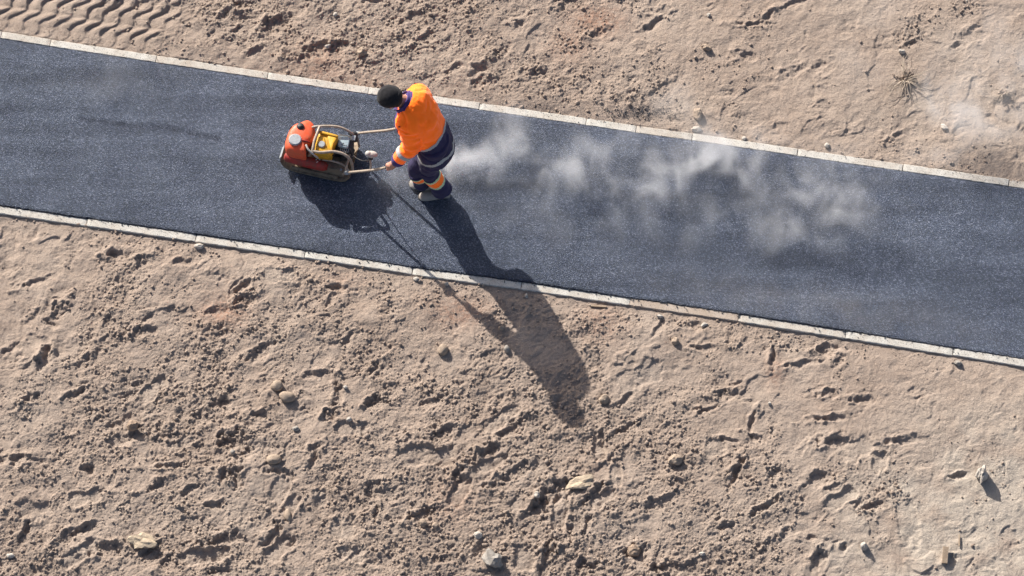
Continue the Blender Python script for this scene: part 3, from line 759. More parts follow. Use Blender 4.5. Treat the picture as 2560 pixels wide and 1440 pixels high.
HD = Vector((-.97, .243, 0)).normalized(); LT = Vector((-HD.y, HD.x, 0))   # heading, and its left (towards the lens)
RZ = Matrix.Rotation(math.atan2(HD.y, HD.x), 4, 'Z')
MO = P(800, 393, 0.014)
comp = empty('plate_compactor', MO)
tag(comp, 'orange, yellow and red plate compactor being pushed along the fresh asphalt', 'plate compactor')
def ml(f, l, z): return MO + HD * f + LT * l + Vector((0, 0, z))
# base plate: a cast shoe turned up at both ends
bm = bmesh.new()
prof = [(-.335, .085), (-.30, .045), (-.25, .012), (-.17, 0), (.17, 0), (.24, .012), (.29, .05), (.325, .10)]
def platerow(f, z, w): return [ml(f, l * w, z) for l in (-.205, -.18, 0, .18, .205)]
tops = []; bots = []
for i, (f, z) in enumerate(prof):
    w = .90 if i in (0, 7) else 1.0
    pts = platerow(f, z, w); bots.append([bm.verts.new(p) for p in pts])
    tops.append([bm.verts.new(p + Vector((0, 0, .022))) for p in pts])
for i in range(len(prof) - 1):
    for j in range(4):
        bm.faces.new((bots[i][j], bots[i][j + 1], bots[i + 1][j + 1], bots[i + 1][j]))
        bm.faces.new((tops[i][j], tops[i + 1][j], tops[i + 1][j + 1], tops[i][j + 1]))
    bm.faces.new((bots[i][0], bots[i + 1][0], tops[i + 1][0], tops[i][0])); bm.faces.new((bots[i][4], tops[i][4], tops[i + 1][4], bots[i + 1][4]))
for r0 in (0, -1):
    for j in range(4): bm.faces.new((bots[r0][j], tops[r0][j], tops[r0][j + 1], bots[r0][j + 1]))
for s in (-1, 1):   # raised side ribs
    box(bm, ml(0, s * .185, .045), (.44, .016, .05), RZ, .004)
plate = bm_obj('base_plate', bm, M_CAST, comp, False)
bm = bmesh.new(); box(bm, ml(.335, .08, .095), (.012, .12, .05), RZ @ Matrix.Rotation(math.radians(-25), 4, 'Y'), .003)
bm_obj('front_lip', bm, M_STEEL, plate, False)
# exciter housing and engine bed
bm = bmesh.new()
tube(bm, [ml(.12, -.13, .10), ml(.12, .13, .10)], .075, 20, 3, False)
box(bm, ml(.12, 0, .06), (.16, .26, .08), RZ, .01)
bm_obj('exciter', bm, M_CAST, comp)
bm = bmesh.new()
box(bm, ml(-.05, .0, .155), (.44, .33, .022), RZ, .006)
for f in (-.2, .14):
    for l in (-.13, .13): tube(bm, [ml(f, l, .02), ml(f, l, .15)], .026, 12, 2, False)
for k in range(3): box(bm, ml(-.255, .02, .075 + k * .03), (.012, .28, .018), RZ, .003)
bm_obj('engine_bed', bm, M_CAST, comp, False)
bm = bmesh.new()   # dirty side skirt of the bed, near side
outl = [ml(-.285, .175, 0), ml(.10, .19, 0), ml(.10, .175, 0), ml(-.285, .15, 0)]
q = [ml(-.27, .172, .05), ml(.02, .176, .055), ml(.05, .172, .15), ml(-.20, .168, .17), ml(-.29, .165, .12)]
vs = [bm.verts.new(p) for p in q]; ws = [bm.verts.new(p - LT * .02) for p in q]
bm.faces.new(vs); bm.faces.new(ws[::-1])
for k in range(5): bm.faces.new((vs[k], vs[(k + 1) % 5], ws[(k + 1) % 5], ws[k]))
bm_obj('side_skirt', bm, M_CAST, comp, False)
# engine
bm = bmesh.new()
box(bm, ml(-.05, -.02, .22), (.20, .20, .13), RZ, .015)
box(bm, ml(-.02, -.02, .30), (.15, .15, .06), RZ, .01)
for k in range(6): box(bm, ml(-.175, -.02, .185 + .02 * k), (.09, .13, .007), RZ)
eng = bm_obj('engine', bm, M_BLACK, comp, False)
# fuel tank: yellow, with a raised wedge
def outline(pts, z, n=3):
    q = [P(a, b, z) for a, b in pts]; m = len(q)
    out = []
    for i in range(m):
        p0, p1, p2 = q[i - 1], q[i], q[(i + 1) % m]
        a = p1.lerp(p0, .22); b = p1.lerp(p2, .22)
        for k in range(n + 1):
            t = k / n; out.append(a * (1 - t) ** 2 + p1 * 2 * t * (1 - t) + b * t * t)
    return out
bm = bmesh.new(); prism(bm, outline([(797, 330), (846, 341), (843, 352), (834, 366), (829, 387), (785, 381), (788, 360)], .39), .27, .392, .016)
ft = bm_obj('fuel_tank', bm, M_YEL, comp)
bm = bmesh.new(); prism(bm, outline([(817, 338), (843, 344), (833, 364), (828, 381)], .405), .385, .408, .01)
bm_obj('tank_ridge', bm, M_YEL, ft)
bm = bmesh.new(); prism(bm, outline([(793, 341), (811, 342), (815, 368), (821, 380), (788, 376)], .398), .385, .400, .006)
bm_obj('tank_panel', bm, M_YEL, ft)
bm = bmesh.new(); prism(bm, outline([(798, 327), (846, 339), (844, 344), (798, 333)], .40), .38, .412, .006)
bm_obj('tank_rim', bm, M_YEL, ft)
c = P(804, 360, .412)
bm = bmesh.new(); tube(bm, [c + Vector((0, 0, -.022)), c + Vector((0, 0, -.004)), c + Vector((0, 0, .003))], [.034, .034, .028], 20, 2, False)
bm_obj('fuel_cap', bm, M_STEEL, ft, False)
# recoil starter / air cleaner: blue-grey box with black surround
bm = bmesh.new(); prism(bm, outline([(843, 334), (886, 340), (879, 378), (838, 370)], .33), .20, .335, .012)
bm_obj('shroud', bm, M_BLACK, eng)
bm = bmesh.new(); prism(bm, outline([(849, 339), (876, 342), (870, 371), (843, 364)], .36), .30, .362, .010)
ac = bm_obj('air_cleaner', bm, M_BOX, eng)
bm = bmesh.new()
for k, (a, b) in enumerate([(855, 362), (860, 363), (865, 364), (858, 358)]): box(bm, P(a, b, .3645), (.012, .007, .002), RZ)
bm_obj('label_print', bm, M_BLACK, ac, False)
bm = bmesh.new(); tube(bm, [P(884, 333, .30), P(886, 352, .30)], .036, 18, 2, False)
tube(bm, [P(872, 332, .33), P(892, 336, .33)], .016, 10, 2, False)
mu = bm_obj('muffler', bm, M_BLACK, eng)
bm = bmesh.new(); box(bm, P(884, 345, .345), (.035, .05, .02), RZ, .004); bm_obj('muffler_guard', bm, M_STEEL, mu, False)
bm = bmesh.new()
for a, b, r in ((868, 385, .04), (878, 377, .035), (858, 392, .03)): ball(bm, P(a, b, .22), (r, r, r * .9), 12)
box(bm, P(872, 388, .20), (.08, .10, .10), RZ, .01)
bm_obj('crankcase', bm, M_BLACK, eng)
# water tank
TK = [(752, 301), (767, 295), (779, 301), (786, 314), (785, 334), (779, 347), (768, 355), (763, 364), (764, 381), (748, 380), (729, 376), (717, 370), (712, 357), (715, 343), (722, 324), (735, 308)]
def tank():
    bm = bmesh.new(); ot = [P(a, b, .425) for a, b in TK]
    q = spline([(p.x, p.y, 0) for p in ot + ot[:1]], 3)[:-1]; q = [Vector(v) for v in q]; n = len(q)
    c = sum(q, Vector()) / n; prev = None
    lv = [(.265, .96), (.275, 1.0), (.33, 1.02), (.375, 1.01), (.40, .965), (.416, .89), (.424, .78), (.430, .60), (.433, .35), (.434, .12)]
    for z, k in lv:
        vs = []
        for i, p in enumerate(q):
            d = p - c; a = math.atan2(d.y, d.x)
            v = c + d * k; zz = z
            # a shoulder that drops away on the far right, and a carry recess
            if k < .97:
                w = max(0, (v - c).dot(Vector((.75, .25, 0))) / .12); zz -= .022 * min(w, 1.3)
            vs.append(bm.verts.new((v.x, v.y, zz)))
        if prev:
            for i in range(n): bm.faces.new((prev[i], prev[(i + 1) % n], vs[(i + 1) % n], vs[i]))
        else: bm.faces.new(vs[::-1])
        prev = vs
    bm.faces.new(prev)
    return bm_obj('water_tank', bm, M_TANK, comp)
wt = tank()
c = P(738, 350, .432)
bm = bmesh.new(); tube(bm, [c + Vector((0, 0, -.02)), c + Vector((0, 0, .012)), c + Vector((0, 0, .018))], [.057, .057, .050], 28, 2, False)
for k in range(18):
    a = k / 18 * 2 * math.pi; box(bm, c + Vector((.057 * math.cos(a), .057 * math.sin(a), 0)), (.006, .006, .02), Matrix.Rotation(a, 4, 'Z'))
bm_obj('filler_cap', bm, M_STEEL, wt, False)
c = P(751, 316, .428)
bm = bmesh.new(); tube(bm, [c + Vector((0, 0, -.015)), c + Vector((0, 0, .006))], .034, 20, 2, False)
ball(bm, c + Vector((.004, -.004, .008)), (.016, .016, .014), 10)
bm_obj('black_plug', bm, M_BLACK, wt)
bm = bmesh.new(); tube(bm, [P(752, 350, .434), P(762, 352, .430), P(775, 356, .40)], .009, 8, 4)
bm_obj('strap', bm, M_RED, wt)
bm = bmesh.new(); tube(bm, [P(764, 362, .38), P(766, 371, .33), P(764, 390, .27)], [.012, .014, .012], 8, 4)
bm_obj('hose', bm, M_BLACK, wt)
# red belt guard along the near side
bm = bmesh.new()
for s in (0,):
    pts = [ml(.29, .155, .17), ml(.27, .16, .19), ml(.10, .165, .19), ml(-.08, .16, .165), ml(-.12, .155, .15)]
    rings = []
    for p, (ru, rv) in zip(pts, [(.03, .02), (.06, .042), (.068, .05), (.06, .046), (.03, .025)]):
        rings.append((p, Vector((0, 0, ru)), LT * rv))
    ring_loft(bm, rings, 18)
bg_ = bm_obj('belt_guard', bm, M_RED, comp)
bm = bmesh.new()
for k in range(3):
    box(bm, P(791 + 4 * k, 399 - 3 * (k % 2), .262), (.013, .006, .003), RZ @ Matrix.Rotation(.6 - .9 * (k % 2), 4, 'Z'))
box(bm, P(793, 405, .258), (.02, .006, .003), RZ @ Matrix.Rotation(.8, 4, 'Z'))
bm_obj('guard_lettering', bm, M_WHITE, bg_, False)
bm = bmesh.new(); tube(bm, [ml(.27, .13, .13), ml(-.1, .13, .12)], .03, 10, 2, False); bm_obj('belt', bm, M_BLACK, bg_)
# tubular protection frame
def tobj(name, pts, r=.0115, m=None, par=comp, n=10):
    bm = bmesh.new(); tube(bm, [P(*p) for p in pts], r, n, 5); return bm_obj(name, bm, m or M_TUBE, par)
tobj('frame_tube', [(782, 336, .26), (780, 322, .36), (786, 317, .41), (815, 315, .42), (845, 317, .42), (866, 325, .40), (880, 334, .36), (893, 345, .26), (898, 366, .17)])
tobj('frame_tube', [(768, 392, .20), (775, 385, .32), (781, 377, .41), (786, 352, .43), (793, 333, .43), (799, 317, .42)], .013)
tobj('frame_tube', [(781, 377, .41), (800, 381, .415), (832, 379, .41), (856, 384, .40), (872, 395, .37), (880, 410, .29), (882, 430, .18)], .0135)
tobj('frame_tube', [(806, 399, .255), (830, 402, .26), (856, 411, .25), (870, 424, .20), (874, 434, .15)], .010)
tobj('throttle_lever', [(765, 362, .44), (771, 374, .43), (784, 386, .40), (795, 395, .33)], .009, M_PALE)
# handles
hn = [(858, 436, .22), (866, 432, .275), (900, 428.5, .42), (940, 424, .58), (972, 417, .715), (985, 415, .755)]
hf = [(878, 340, .20), (893, 334, .28), (926, 330, .42), (966, 326, .58), (998, 320, .715), (1010, 318, .755)]
h1 = tobj('handle', hn, .0125); h2 = tobj('handle', hf, .0125)
for h, a, b in ((h1, (966, 418.5, .69), (987, 415, .76)), (h2, (992, 321.5, .69), (1012, 318, .76))):
    bm = bmesh.new(); tube(bm, [P(*a), P(*b)], .0165, 12, 3, False); bm_obj('grip', bm, M_BLACK, h)
bm = bmesh.new(); tube(bm, [P(862, 434, .25), P(874, 385, .25), P(887, 337, .25)], .011, 10, 4); bm_obj('handle_crossbar', bm, M_TUBE, comp)
for a, b in (((864, 433, .265), (872, 431, .30)), ((889, 335, .265), (897, 333, .30))):
    bm = bmesh.new(); tube(bm, [P(*a), P(*b)], .02, 12, 2, False); bm_obj('clamp', bm, M_STEEL, comp)
# control lever with its pale knob, on the near handle
lv = tobj('control_lever', [(926, 426, .525), (927, 412, .57), (925, 400, .62), (926, 391, .66)], .0085, M_TUBE)
bm = bmesh.new(); ball(bm, P(929, 386, .68), (.056, .034, .028), 16, Matrix.Rotation(math.radians(-6), 4, 'Z')); ball(bm, P(921, 384, .69), (.03, .028, .025), 12)
bm_obj('lever_knob', bm, M_PALE, lv)
bm = bmesh.new(); tube(bm, [P(926, 398, .63), P(927, 391, .655)], [.02, .03], 12, 2, False); bm_obj('knob_collar', bm, M_BLACK, lv)
tobj('cable', [(925, 400, .62), (908, 402, .52), (893, 396, .40), (882, 388, .30), (872, 382, .26)], .004, M_BLACK)
bm = bmesh.new()
for f, l, z in ((-.25, .16, .169), (-.25, -.15, .169), (.15, .15, .169), (.15, -.15, .169), (-.10, .165, .169), (.02, -.15, .169)): tube(bm, [ml(f, l, z), ml(f, l, z + .012)], .011, 6, 2, False)
bm_obj('bolts', bm, M_STEEL, comp, False)['kind'] = 'stuff'
for pts in ([(846, 372, .33), (838, 384, .36), (826, 392, .30), (812, 396, .25)], [(876, 372, .34), (866, 394, .30), (848, 402, .24)]):
    tobj('cable', pts, .0045, M_BLACK)
bm = bmesh.new()
for k in range(5): box(bm, P(851 + 5 * k, 376, .325 - .0 * k), (.006, .05, .02), RZ, .001)
bm_obj('cooling_fins', bm, M_STEEL, eng, False)
# transport wheels folded behind the plate
for a, b in ((896, 418), (914, 372)):
    bm = bmesh.new(); c = P(a, b, .085)
    tube(bm, [c - LT * .018, c + LT * .018], .052, 20, 2, False)
bm.free()

# ---------------------------------------------------------------- the worker
def cloth(name, c, rough=.8, var=.12, scale=9):
    m = mat(name, c, rough, spec=.25); n = N(m)
    k = n.noise(scale, 5, .6)
    n.color(n.mix(1.0, tuple(c), n.ramp(k, [(.3, (1 - var,) * 3), (.7, (1 + var,) * 3)]), 'MULTIPLY'))
    n.normal(n.bump(n.noise(24, 3, .6, .8), .35, .012, n.bump(n.noise(420, 2, .5), .2, .001)))
    n.b.inputs['Sheen Weight'].default_value = .08; return m
def thin(m, w, scale):
    b = m.node_tree.nodes['Principled BSDF']; b.inputs['Subsurface Weight'].default_value = w; b.inputs['Subsurface Radius'].default_value = (1, .28, .05); b.inputs['Subsurface Scale'].default_value = scale
M_ORANGE = cloth('orange_cloth', (1.95, .27, .008), .7, .04)  # red beyond full reflectance: glow put into the colour to lift the shaded side
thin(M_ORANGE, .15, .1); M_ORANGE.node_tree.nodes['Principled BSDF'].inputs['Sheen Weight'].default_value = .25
M_NAVY = cloth('navy_cloth', (.036, .030, .078), .85, .2)
M_PURPLE = cloth('purple_cloth', (.070, .045, .165), .85, .2)
M_REFL = cloth('reflective_tape', (.42, .42, .41), .45, .1)
M_LIME = cloth('lime_tape', (.62, .74, .42), .55, .08)
M_HAT = cloth('black_knit', (.018, .017, .019), .95, .3, 40)
M_BOOT = cloth('grey_boot', (.33, .295, .26), .8, .25, 20)
M_SOLE = mat('boot_sole', (.10, .085, .07), .8)
M_SKIN = mat('skin', (.52, .25, .17), .55)
M_SKIN.node_tree.nodes['Principled BSDF'].inputs['Subsurface Weight'].default_value = .08

person = empty('person', P(1072, 485, .014))
tag(person, 'worker in orange and navy high-visibility jacket and black beanie pushing the plate compactor', 'person')
Z = Vector((0, 0, 1))
SP = [P(1094, 380, .735), P(1088, 362, .84), P(1075, 333, .98), P(1058, 310, 1.12), P(1044, 288, 1.245), P(1034, 271, 1.335), P(1019, 259, 1.40), P(1008, 252, 1.435)]
SPr = [(.165, .228), (.165, .220), (.158, .205), (.158, .215), (.168, .232), (.165, .228), (.128, .165), (.078, .086)]
shN = P(1023, 312, 1.305); elN = P(1027, 366, 1.045); wrN = P(992, 404, .815); haN = P(978, 415, .745)
shF = P(1041, 233, 1.305); elF = P(1052, 280, 1.045); wrF = P(1015, 310, .815); haF = P(1003, 320, .745)
hipC = P(1085, 356, .88)
hipN = hipC + LT * .10; hipF = hipC - LT * .10
knN = P(1071, 427, .475); anN = P(1106, 482, .10)
knF = P(1041, 424, .49); anF = P(1057, 463, .10)

def torso_rings(k=1.0, add=0.0, seg=SP, rad=SPr):
    rings = []
    q = spline([(p.x, p.y, p.z, a, b) for p, (a, b) in zip(seg, rad)], 4)
    for i, p in enumerate(q):
        a = Vector(q[max(i - 1, 0)][:3]); b = Vector(q[min(i + 1, len(q) - 1)][:3]); ax = (b - a).normalized()
        lat = (LT - ax * LT.dot(ax)).normalized(); fw = lat.cross(ax)
        rings.append((Vector(p[:3]), fw * (p[3] * k + add), lat * (p[4] * k + add)))
    return rings

def seg_param(V, poly):
    """distance of points to a polyline and arc length along it"""
    best = np.full(len(V), 1e9); par = np.zeros(len(V)); acc = 0
    for a, b in zip(poly[:-1], poly[1:]):
        a = np.array(a); b = np.array(b); d = b - a; L = np.linalg.norm(d)
        t = np.clip(((V - a) @ d) / (L * L), 0, 1); dist = np.linalg.norm(V - a - t[:, None] * d, axis=1)
        m = dist < best; best = np.where(m, dist, best); par = np.where(m, acc + t * L, par); acc += L
    return best, par

# ---- the body: one continuous figure under the clothes
bm = bmesh.new()
ring_loft(bm, torso_rings(.80, 0, SP[1:], SPr[1:]), 22)
for sh, el, wr, ha in ((shN, elN, wrN, haN), (shF, elF, wrF, haF)): tube(bm, [sh, el, wr, ha], [.055, .043, .030, .036], 12, 5)
for h, k, a in ((hipN, knN, anN), (hipF, knF, anF)): tube(bm, [h, k, a, a - Z * .05], [.075, .048, .030, .034], 12, 5)
neck = P(1010, 254, 1.43); headc = P(976, 245, 1.55)
tube(bm, [P(1022, 262, 1.38), neck, P(985, 250, 1.49)], [.065, .060, .062], 14, 4)
# head: the crown points forward and up, the face looks down and ahead at the machine
hx = (HD * .80 - Z * .60).normalized()        # direction of the gaze
hz = (HD * .60 + Z * .80).normalized()        # direction of the crown
hy = hz.cross(hx)
HM = Matrix((( hx.x, hy.x, hz.x, 0), (hx.y, hy.y, hz.y, 0), (hx.z, hy.z, hz.z, 0), (0, 0, 0, 1)))
def hp(f, s, u): return headc + hx * f + hy * s + hz * u
ball(bm, headc, (.094, .076, .108), 24, HM)                         # skull
ball(bm, hp(.032, 0, -.062), (.060, .054, .058), 18, HM)            # jaw
ball(bm, hp(.072, 0, -.098), (.022, .026, .018), 12, HM)            # chin
ball(bm, hp(.094, 0, -.020), (.022, .013, .026), 12, HM); ball(bm, hp(.104, 0, -.034), (.015, .016, .011), 12, HM)   # nose
for s in (-1, 1):
    ball(bm, hp(.080, s * .032, .012), (.016, .026, .010), 10, HM)  # brow
    ball(bm, hp(.004, s * .078, -.018), (.020, .010, .032), 12, HM) # ear
    ball(bm, hp(.074, s * .040, -.036), (.018, .020, .018), 10, HM) # cheek
ball(bm, hp(.092, 0, -.070), (.010, .024, .006), 10, HM); ball(bm, hp(.090, 0, -.080), (.010, .021, .006), 10, HM)    # lips
# hands closed round the grips
def hand(bm, wr, ha, gdir, side):
    g = gdir.normalized(); away = (ha - wr).normalized()
    pc = ha + Z * .014 + away * .004
    out = g.cross(Z).normalized() * side
    tube(bm, [wr, wr.lerp(pc, .5), pc], [.030, .034, .036], 12, 4)
    ball(bm, pc + Z * .008, (.044, .030, .024), 14, Matrix.Rotation(math.atan2(g.y, g.x), 4, 'Z'))
    for k in range(4):
        b = ha + g * (-.033 + .022 * k); R_ = .027; L = (1, 1.06, 1.0, .86)[k]
        pts = []
        for j in range(6):
            a = math.radians(65 - j * 46 * L); pts.append(b + out * R_ * math.cos(a) + Z * R_ * math.sin(a))
        tube(bm, pts, [.0105, .0100, .0095, .009, .0085, .0075], 8, 3)
    b = ha - g * .040; pts = []
    for j in range(4):
        a = math.radians(110 + j * 52); pts.append(b + g * .006 * j + out * .028 * math.cos(a) + Z * .028 * math.sin(a))
    tube(bm, pts, [.0125, .0115, .0105, .009], 8, 3)
gN = P(985, 415, .755) - P(940, 424, .58); gF = P(1010, 318, .755) - P(966, 326, .58)
haN_ = P(976, 416.5, .722); haF_ = P(1002, 319.5, .722)
hand(bm, wrN, haN_, gN, 1); hand(bm, wrF, haF_, gF, -1)
me = voxel(bm, .0052, 2)
body = link('body', me, M_SKIN, person)
M_EYE = mat('eye', (.7, .7, .68), .2); M_DARKHAIR = mat('dark_hair', (.02, .015, .012), .8)
for s in (-1, 1):
    bm = bmesh.new(); ball(bm, hp(.083, s * .031, -.004), (.010, .013, .010), 12, HM)
    e = bm_obj('eye', bm, M_EYE, body)
    bm = bmesh.new(); ball(bm, hp(.0905, s * .031, -.005), (.004, .006, .006), 8, HM); bm_obj('iris', bm, M_DARKHAIR, e)
# hair at the nape and temples
bm = bmesh.new(); ball(bm, hp(-.022, 0, -.012), (.084, .080, .090), 20, HM); bm_obj('hair', bm, M_DARKHAIR, body)

# ---- beanie
bm = bmesh.new(); nseg = 28; rows = []
for i in range(13):
    a = i / 12 * math.radians(100); r = math.sin(a); u = math.cos(a)
    row = []
    for k in range(nseg):
        t = k / nseg * 2 * math.pi
        w = 1 + .018 * math.sin(t * 14) + .02 * mnoise.noise(Vector((math.cos(t) * 2, math.sin(t) * 2, u * 3)))
        f = .112 * r * math.cos(t) * w; s = .101 * r * math.sin(t) * w
        row.append(bm.verts.new(hp(f - .010, s, .030 + u * .104 * (1 + .03 * math.sin(t * 2)))) if i else None)
    rows.append(row)
top = bm.verts.new(hp(-.012, 0, .142))
for k in range(nseg): bm.faces.new((top, rows[1][k], rows[1][(k + 1) % nseg]))
for i in range(1, 12):
    for k in range(nseg): bm.faces.new((rows[i][k], rows[i + 1][k], rows[i + 1][(k + 1) % nseg], rows[i][(k + 1) % nseg]))
hat = bm_obj('beanie', bm, M_HAT, person)
md = hat.modifiers.new('thick', 'SOLIDIFY'); md.thickness = .006
bm = bmesh.new(); rg = []
for i, (u, k) in enumerate([(-.034, 1.0), (-.030, 1.05), (-.005, 1.065), (.022, 1.05), (.026, 1.0)]):
    rg.append([bm.verts.new(hp(.112 * k * math.cos(t) - .010 + .0, .100 * k * math.sin(t), u + .026 + .012 * math.cos(t))) for t in [j / nseg * 2 * math.pi for j in range(nseg)]])
for i in range(4):
    for k in range(nseg): bm.faces.new((rg[i][k], rg[i + 1][k], rg[i + 1][(k + 1) % nseg], rg[i][(k + 1) % nseg]))
bm_obj('cuff_fold', bm, M_HAT, hat)

# ---- jacket
bm = bmesh.new()
ring_loft(bm, torso_rings(), 32)
ball(bm, SP[5] + LT * .13 - Z * .03, (.13, .13, .10), 18); ball(bm, SP[5] - LT * .13 - Z * .03, (.13, .13, .10), 18)
ball(bm, P(1056, 282, 1.27), (.15, .20, .135), 20)                       # rounded upper back
ball(bm, P(1021, 303, 1.16), (.125, .17, .17), 20)                      # the open front hanging forward
for sh, el, wr in ((shN, elN, wrN), (shF, elF, wrF)):
    tube(bm, [sh, sh.lerp(el, .5) + Vector((.008, 0, 0)), el, el.lerp(wr, .55), wr], [.099, .095, .086, .076, .058], 20, 5)
me = voxel(bm, .0065, 4)
n = len(me.vertices); V = np.zeros(n * 3); me.vertices.foreach_get('co', V); V = V.reshape(-1, 3)
NR = np.zeros(n * 3); me.vertices.foreach_get('normal', NR); NR = NR.reshape(-1, 3)
aN = [tuple(p) for p in (shN, elN, wrN)]; aF = [tuple(p) for p in (shF, elF, wrF)]; sp_ = [tuple(p) for p in SP]
def zones(V):
    dT_, pT = seg_param(V, sp_); dN, pN = seg_param(V, aN); dF, pF = seg_param(V, aF)
    isN = (dN / .095 < dT_ / .19) & (pN > .02); isF = (dF / .095 < dT_ / .19) & (pF > .02)
    return pT, pN, pF, isN, isF
pT, pN, pF, isN, isF = zones(V)
# folds: rings round the sleeves at the elbow, drapes down the back, ripples at the hem
LU = float((elN - shN).length)
W = np.zeros(n)
for i in range(n):
    v = Vector(V[i])
    if isN[i] or isF[i]:
        p = pN[i] if isN[i] else pF[i]
        q = Vector((p * 26, v.x * 5, v.z * 3)); W[i] = .012 * mnoise.noise(q) * (1 + 1.2 * math.exp(-((p - LU) / .09) ** 2)) + .004 * mnoise.noise(v * 24)
    else:
        q = Vector((v.x * 7 + v.z * 3, v.y * 7, v.z * 4 - v.x * 5)); W[i] = .014 * mnoise.noise(q) + .0085 * mnoise.noise(v * 15) - .010 * max(0, 1 - 5 * abs(mnoise.noise(Vector((v.x * 6 + v.z * 4, v.y * 6, v.z * 5))))) + .004 * mnoise.noise(Vector((v.x * 34, v.y * 34, v.z * 6)))
V2 = V + NR * W[:, None]
me.vertices.foreach_set('co', V2.astype(np.float32).ravel()); me.update()
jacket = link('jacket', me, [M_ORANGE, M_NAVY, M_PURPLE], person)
np_ = len(me.polygons); FC = np.zeros(np_ * 3); me.polygons.foreach_get('center', FC); FC = FC.reshape(-1, 3)
pT, pN, pF, isN, isF = zones(FC)
arm = isN | isF; pA = np.where(isN, pN, pF)
wl_ = .004 * np.sin(FC[:, 1] * 40)
mi = np.zeros(np_, np.int32)
mi[(~arm) & (pT < .285)] = 1
fwd = (FC - np.array([tuple(SP[4])])) @ np.array(tuple(HD))
ctr = np.array([[*p] for p in SP]); 
# purple front edge and collar region
lat = (FC - np.array([tuple(SP[4])])) @ np.array(tuple(LT))
axis = np.array([tuple((SP[5] - SP[3]).normalized())]); rel = FC - np.array([tuple(SP[4])]); along = rel @ axis[0]
fdir = np.array(tuple(LT.cross((SP[5] - SP[3]).normalized()))); fr_ = rel @ fdir
mi[(~arm) & (fr_ > .126) & (pT > .25)] = 2
mi[(~arm) & (pT > .775)] = 2
LA = LU + float((wrN - elN).length)
mi[arm & (pA > LA - .055)] = 2
me.polygons.foreach_set('material_index', mi)
FN = np.zeros(np_ * 3); me.polygons.foreach_get('normal', FN); FN = FN.reshape(-1, 3)
def band2(src, mask, material, parent, name='reflective_band', off=.003):
    b = bmesh.new(); b.from_mesh(src.data); b.faces.ensure_lookup_table()
    bmesh.ops.delete(b, geom=[f for f in b.faces if not mask[f.index]], context='FACES')
    for v in b.verts: v.co += v.normal * off
    for f in b.faces: f.material_index = 0
    m2 = bpy.data.meshes.new(name); b.to_mesh(m2); b.free(); m2.materials.clear()
    return link(name, m2, material, parent)
tor = ~arm
band2(jacket, tor & (pT > .278) & (pT < .305), M_REFL, jacket)
band2(jacket, tor & (pT > .072) & (pT < .104), M_REFL, jacket)
band2(jacket, isN & (pN > LU + .085) & (pN < LU + .125), M_REFL, jacket)
band2(jacket, isF & (pF > LU + .085) & (pF < LU + .125), M_REFL, jacket)
# collar standing round the neck
bm = bmesh.new(); ca = SP[6] + Vector((-.012, 0, .0)); cx_ = (SP[7] - SP[5]).normalized(); clat = (LT - cx_ * LT.dot(cx_)).normalized(); cfw = clat.cross(cx_)
rings = []; ncol = 30
for (h, k) in [(-.035, 1.25), (.0, 1.12), (.035, 1.05), (.055, 1.03), (.058, .95), (.03, .90), (-.01, .92)]:
    row = []
    for j in range(ncol):
        t = j / ncol * 2 * math.pi; wob = 1 + .05 * mnoise.noise(Vector((math.cos(t) * 2, math.sin(t) * 2, h * 10)))
        row.append(bm.verts.new(ca + cx_ * (h - .018 * math.cos(t)) + cfw * (.098 * k * wob * math.cos(t) + .010) + clat * .098 * k * wob * math.sin(t)))
    rings.append(row)
for i in range(len(rings) - 1):
    for j in range(ncol): bm.faces.new((rings[i][j], rings[i + 1][j], rings[i + 1][(j + 1) % ncol], rings[i][(j + 1) % ncol]))
bm_obj('collar', bm, M_PURPLE, jacket)
# ribbed cuffs
for el, wr, ha in ((elN, wrN, haN), (elF, wrF, haF)):
    d = (wr - el).normalized()
    bm = bmesh.new(); tube(bm, [wr - d * .03, wr - d * .005, wr + d * .022, wr + d * .030], [.060, .056, .046, .040], 24, 3)
    bm_obj('cuff', bm, M_PURPLE, jacket)
# shoulder logo patches on the sleeve and chest
bm = bmesh.new()
for (a, b, z_) in ((998, 317, 1.37),): ball(bm, P(a, b, z_), (.010, .010, .008), 8)
bm_obj('press_stud', bm, M_RED, jacket)

# ---- trousers
bm = bmesh.new()
q = [P(1084, 350, .98), P(1086, 357, .90), P(1086, 364, .83), P(1082, 370, .77)]
ring_loft(bm, [(p, HD * a, LT * b) for p, (a, b) in zip(q, [(.135, .175), (.150, .195), (.150, .198), (.12, .16)])], 24)
hemN = P(1107, 475, .125); hemF = P(1054, 458, .12)
tube(bm, [hipN, hipN.lerp(knN, .5), knN, knN.lerp(hemN, .55), hemN], [.118, .106, .088, .084, .098], 20, 6)
tube(bm, [hipF, hipF.lerp(knF, .5), knF, knF.lerp(hemF, .5), hemF], [.118, .100, .082, .070, .078], 20, 6)
me = voxel(bm, .0075, 4)
n = len(me.vertices); V = np.zeros(n * 3); me.vertices.foreach_get('co', V); V = V.reshape(-1, 3)
NR = np.zeros(n * 3); me.vertices.foreach_get('normal', NR); NR = NR.reshape(-1, 3)
W = np.array([.010 * mnoise.noise(Vector((v[0] * 7, v[1] * 7, v[2] * 13))) + .005 * mnoise.noise(Vector((v[0] * 18, v[1] * 18, v[2] * 24))) for v in V])
me.vertices.foreach_set('co', (V + NR * W[:, None]).astype(np.float32).ravel()); me.update()
trousers = link('trousers', me, M_NAVY, person)
np_ = len(me.polygons); FC = np.zeros(np_ * 3); me.polygons.foreach_get('center', FC); FC = FC.reshape(-1, 3)
lN = [tuple(p) for p in (hipN, knN, hemN)]; lF = [tuple(p) for p in (hipF, knF, hemF)]
dN, pN = seg_param(FC, lN); dF, pF = seg_param(FC, lF); isN = dN < dF; isF = ~isN
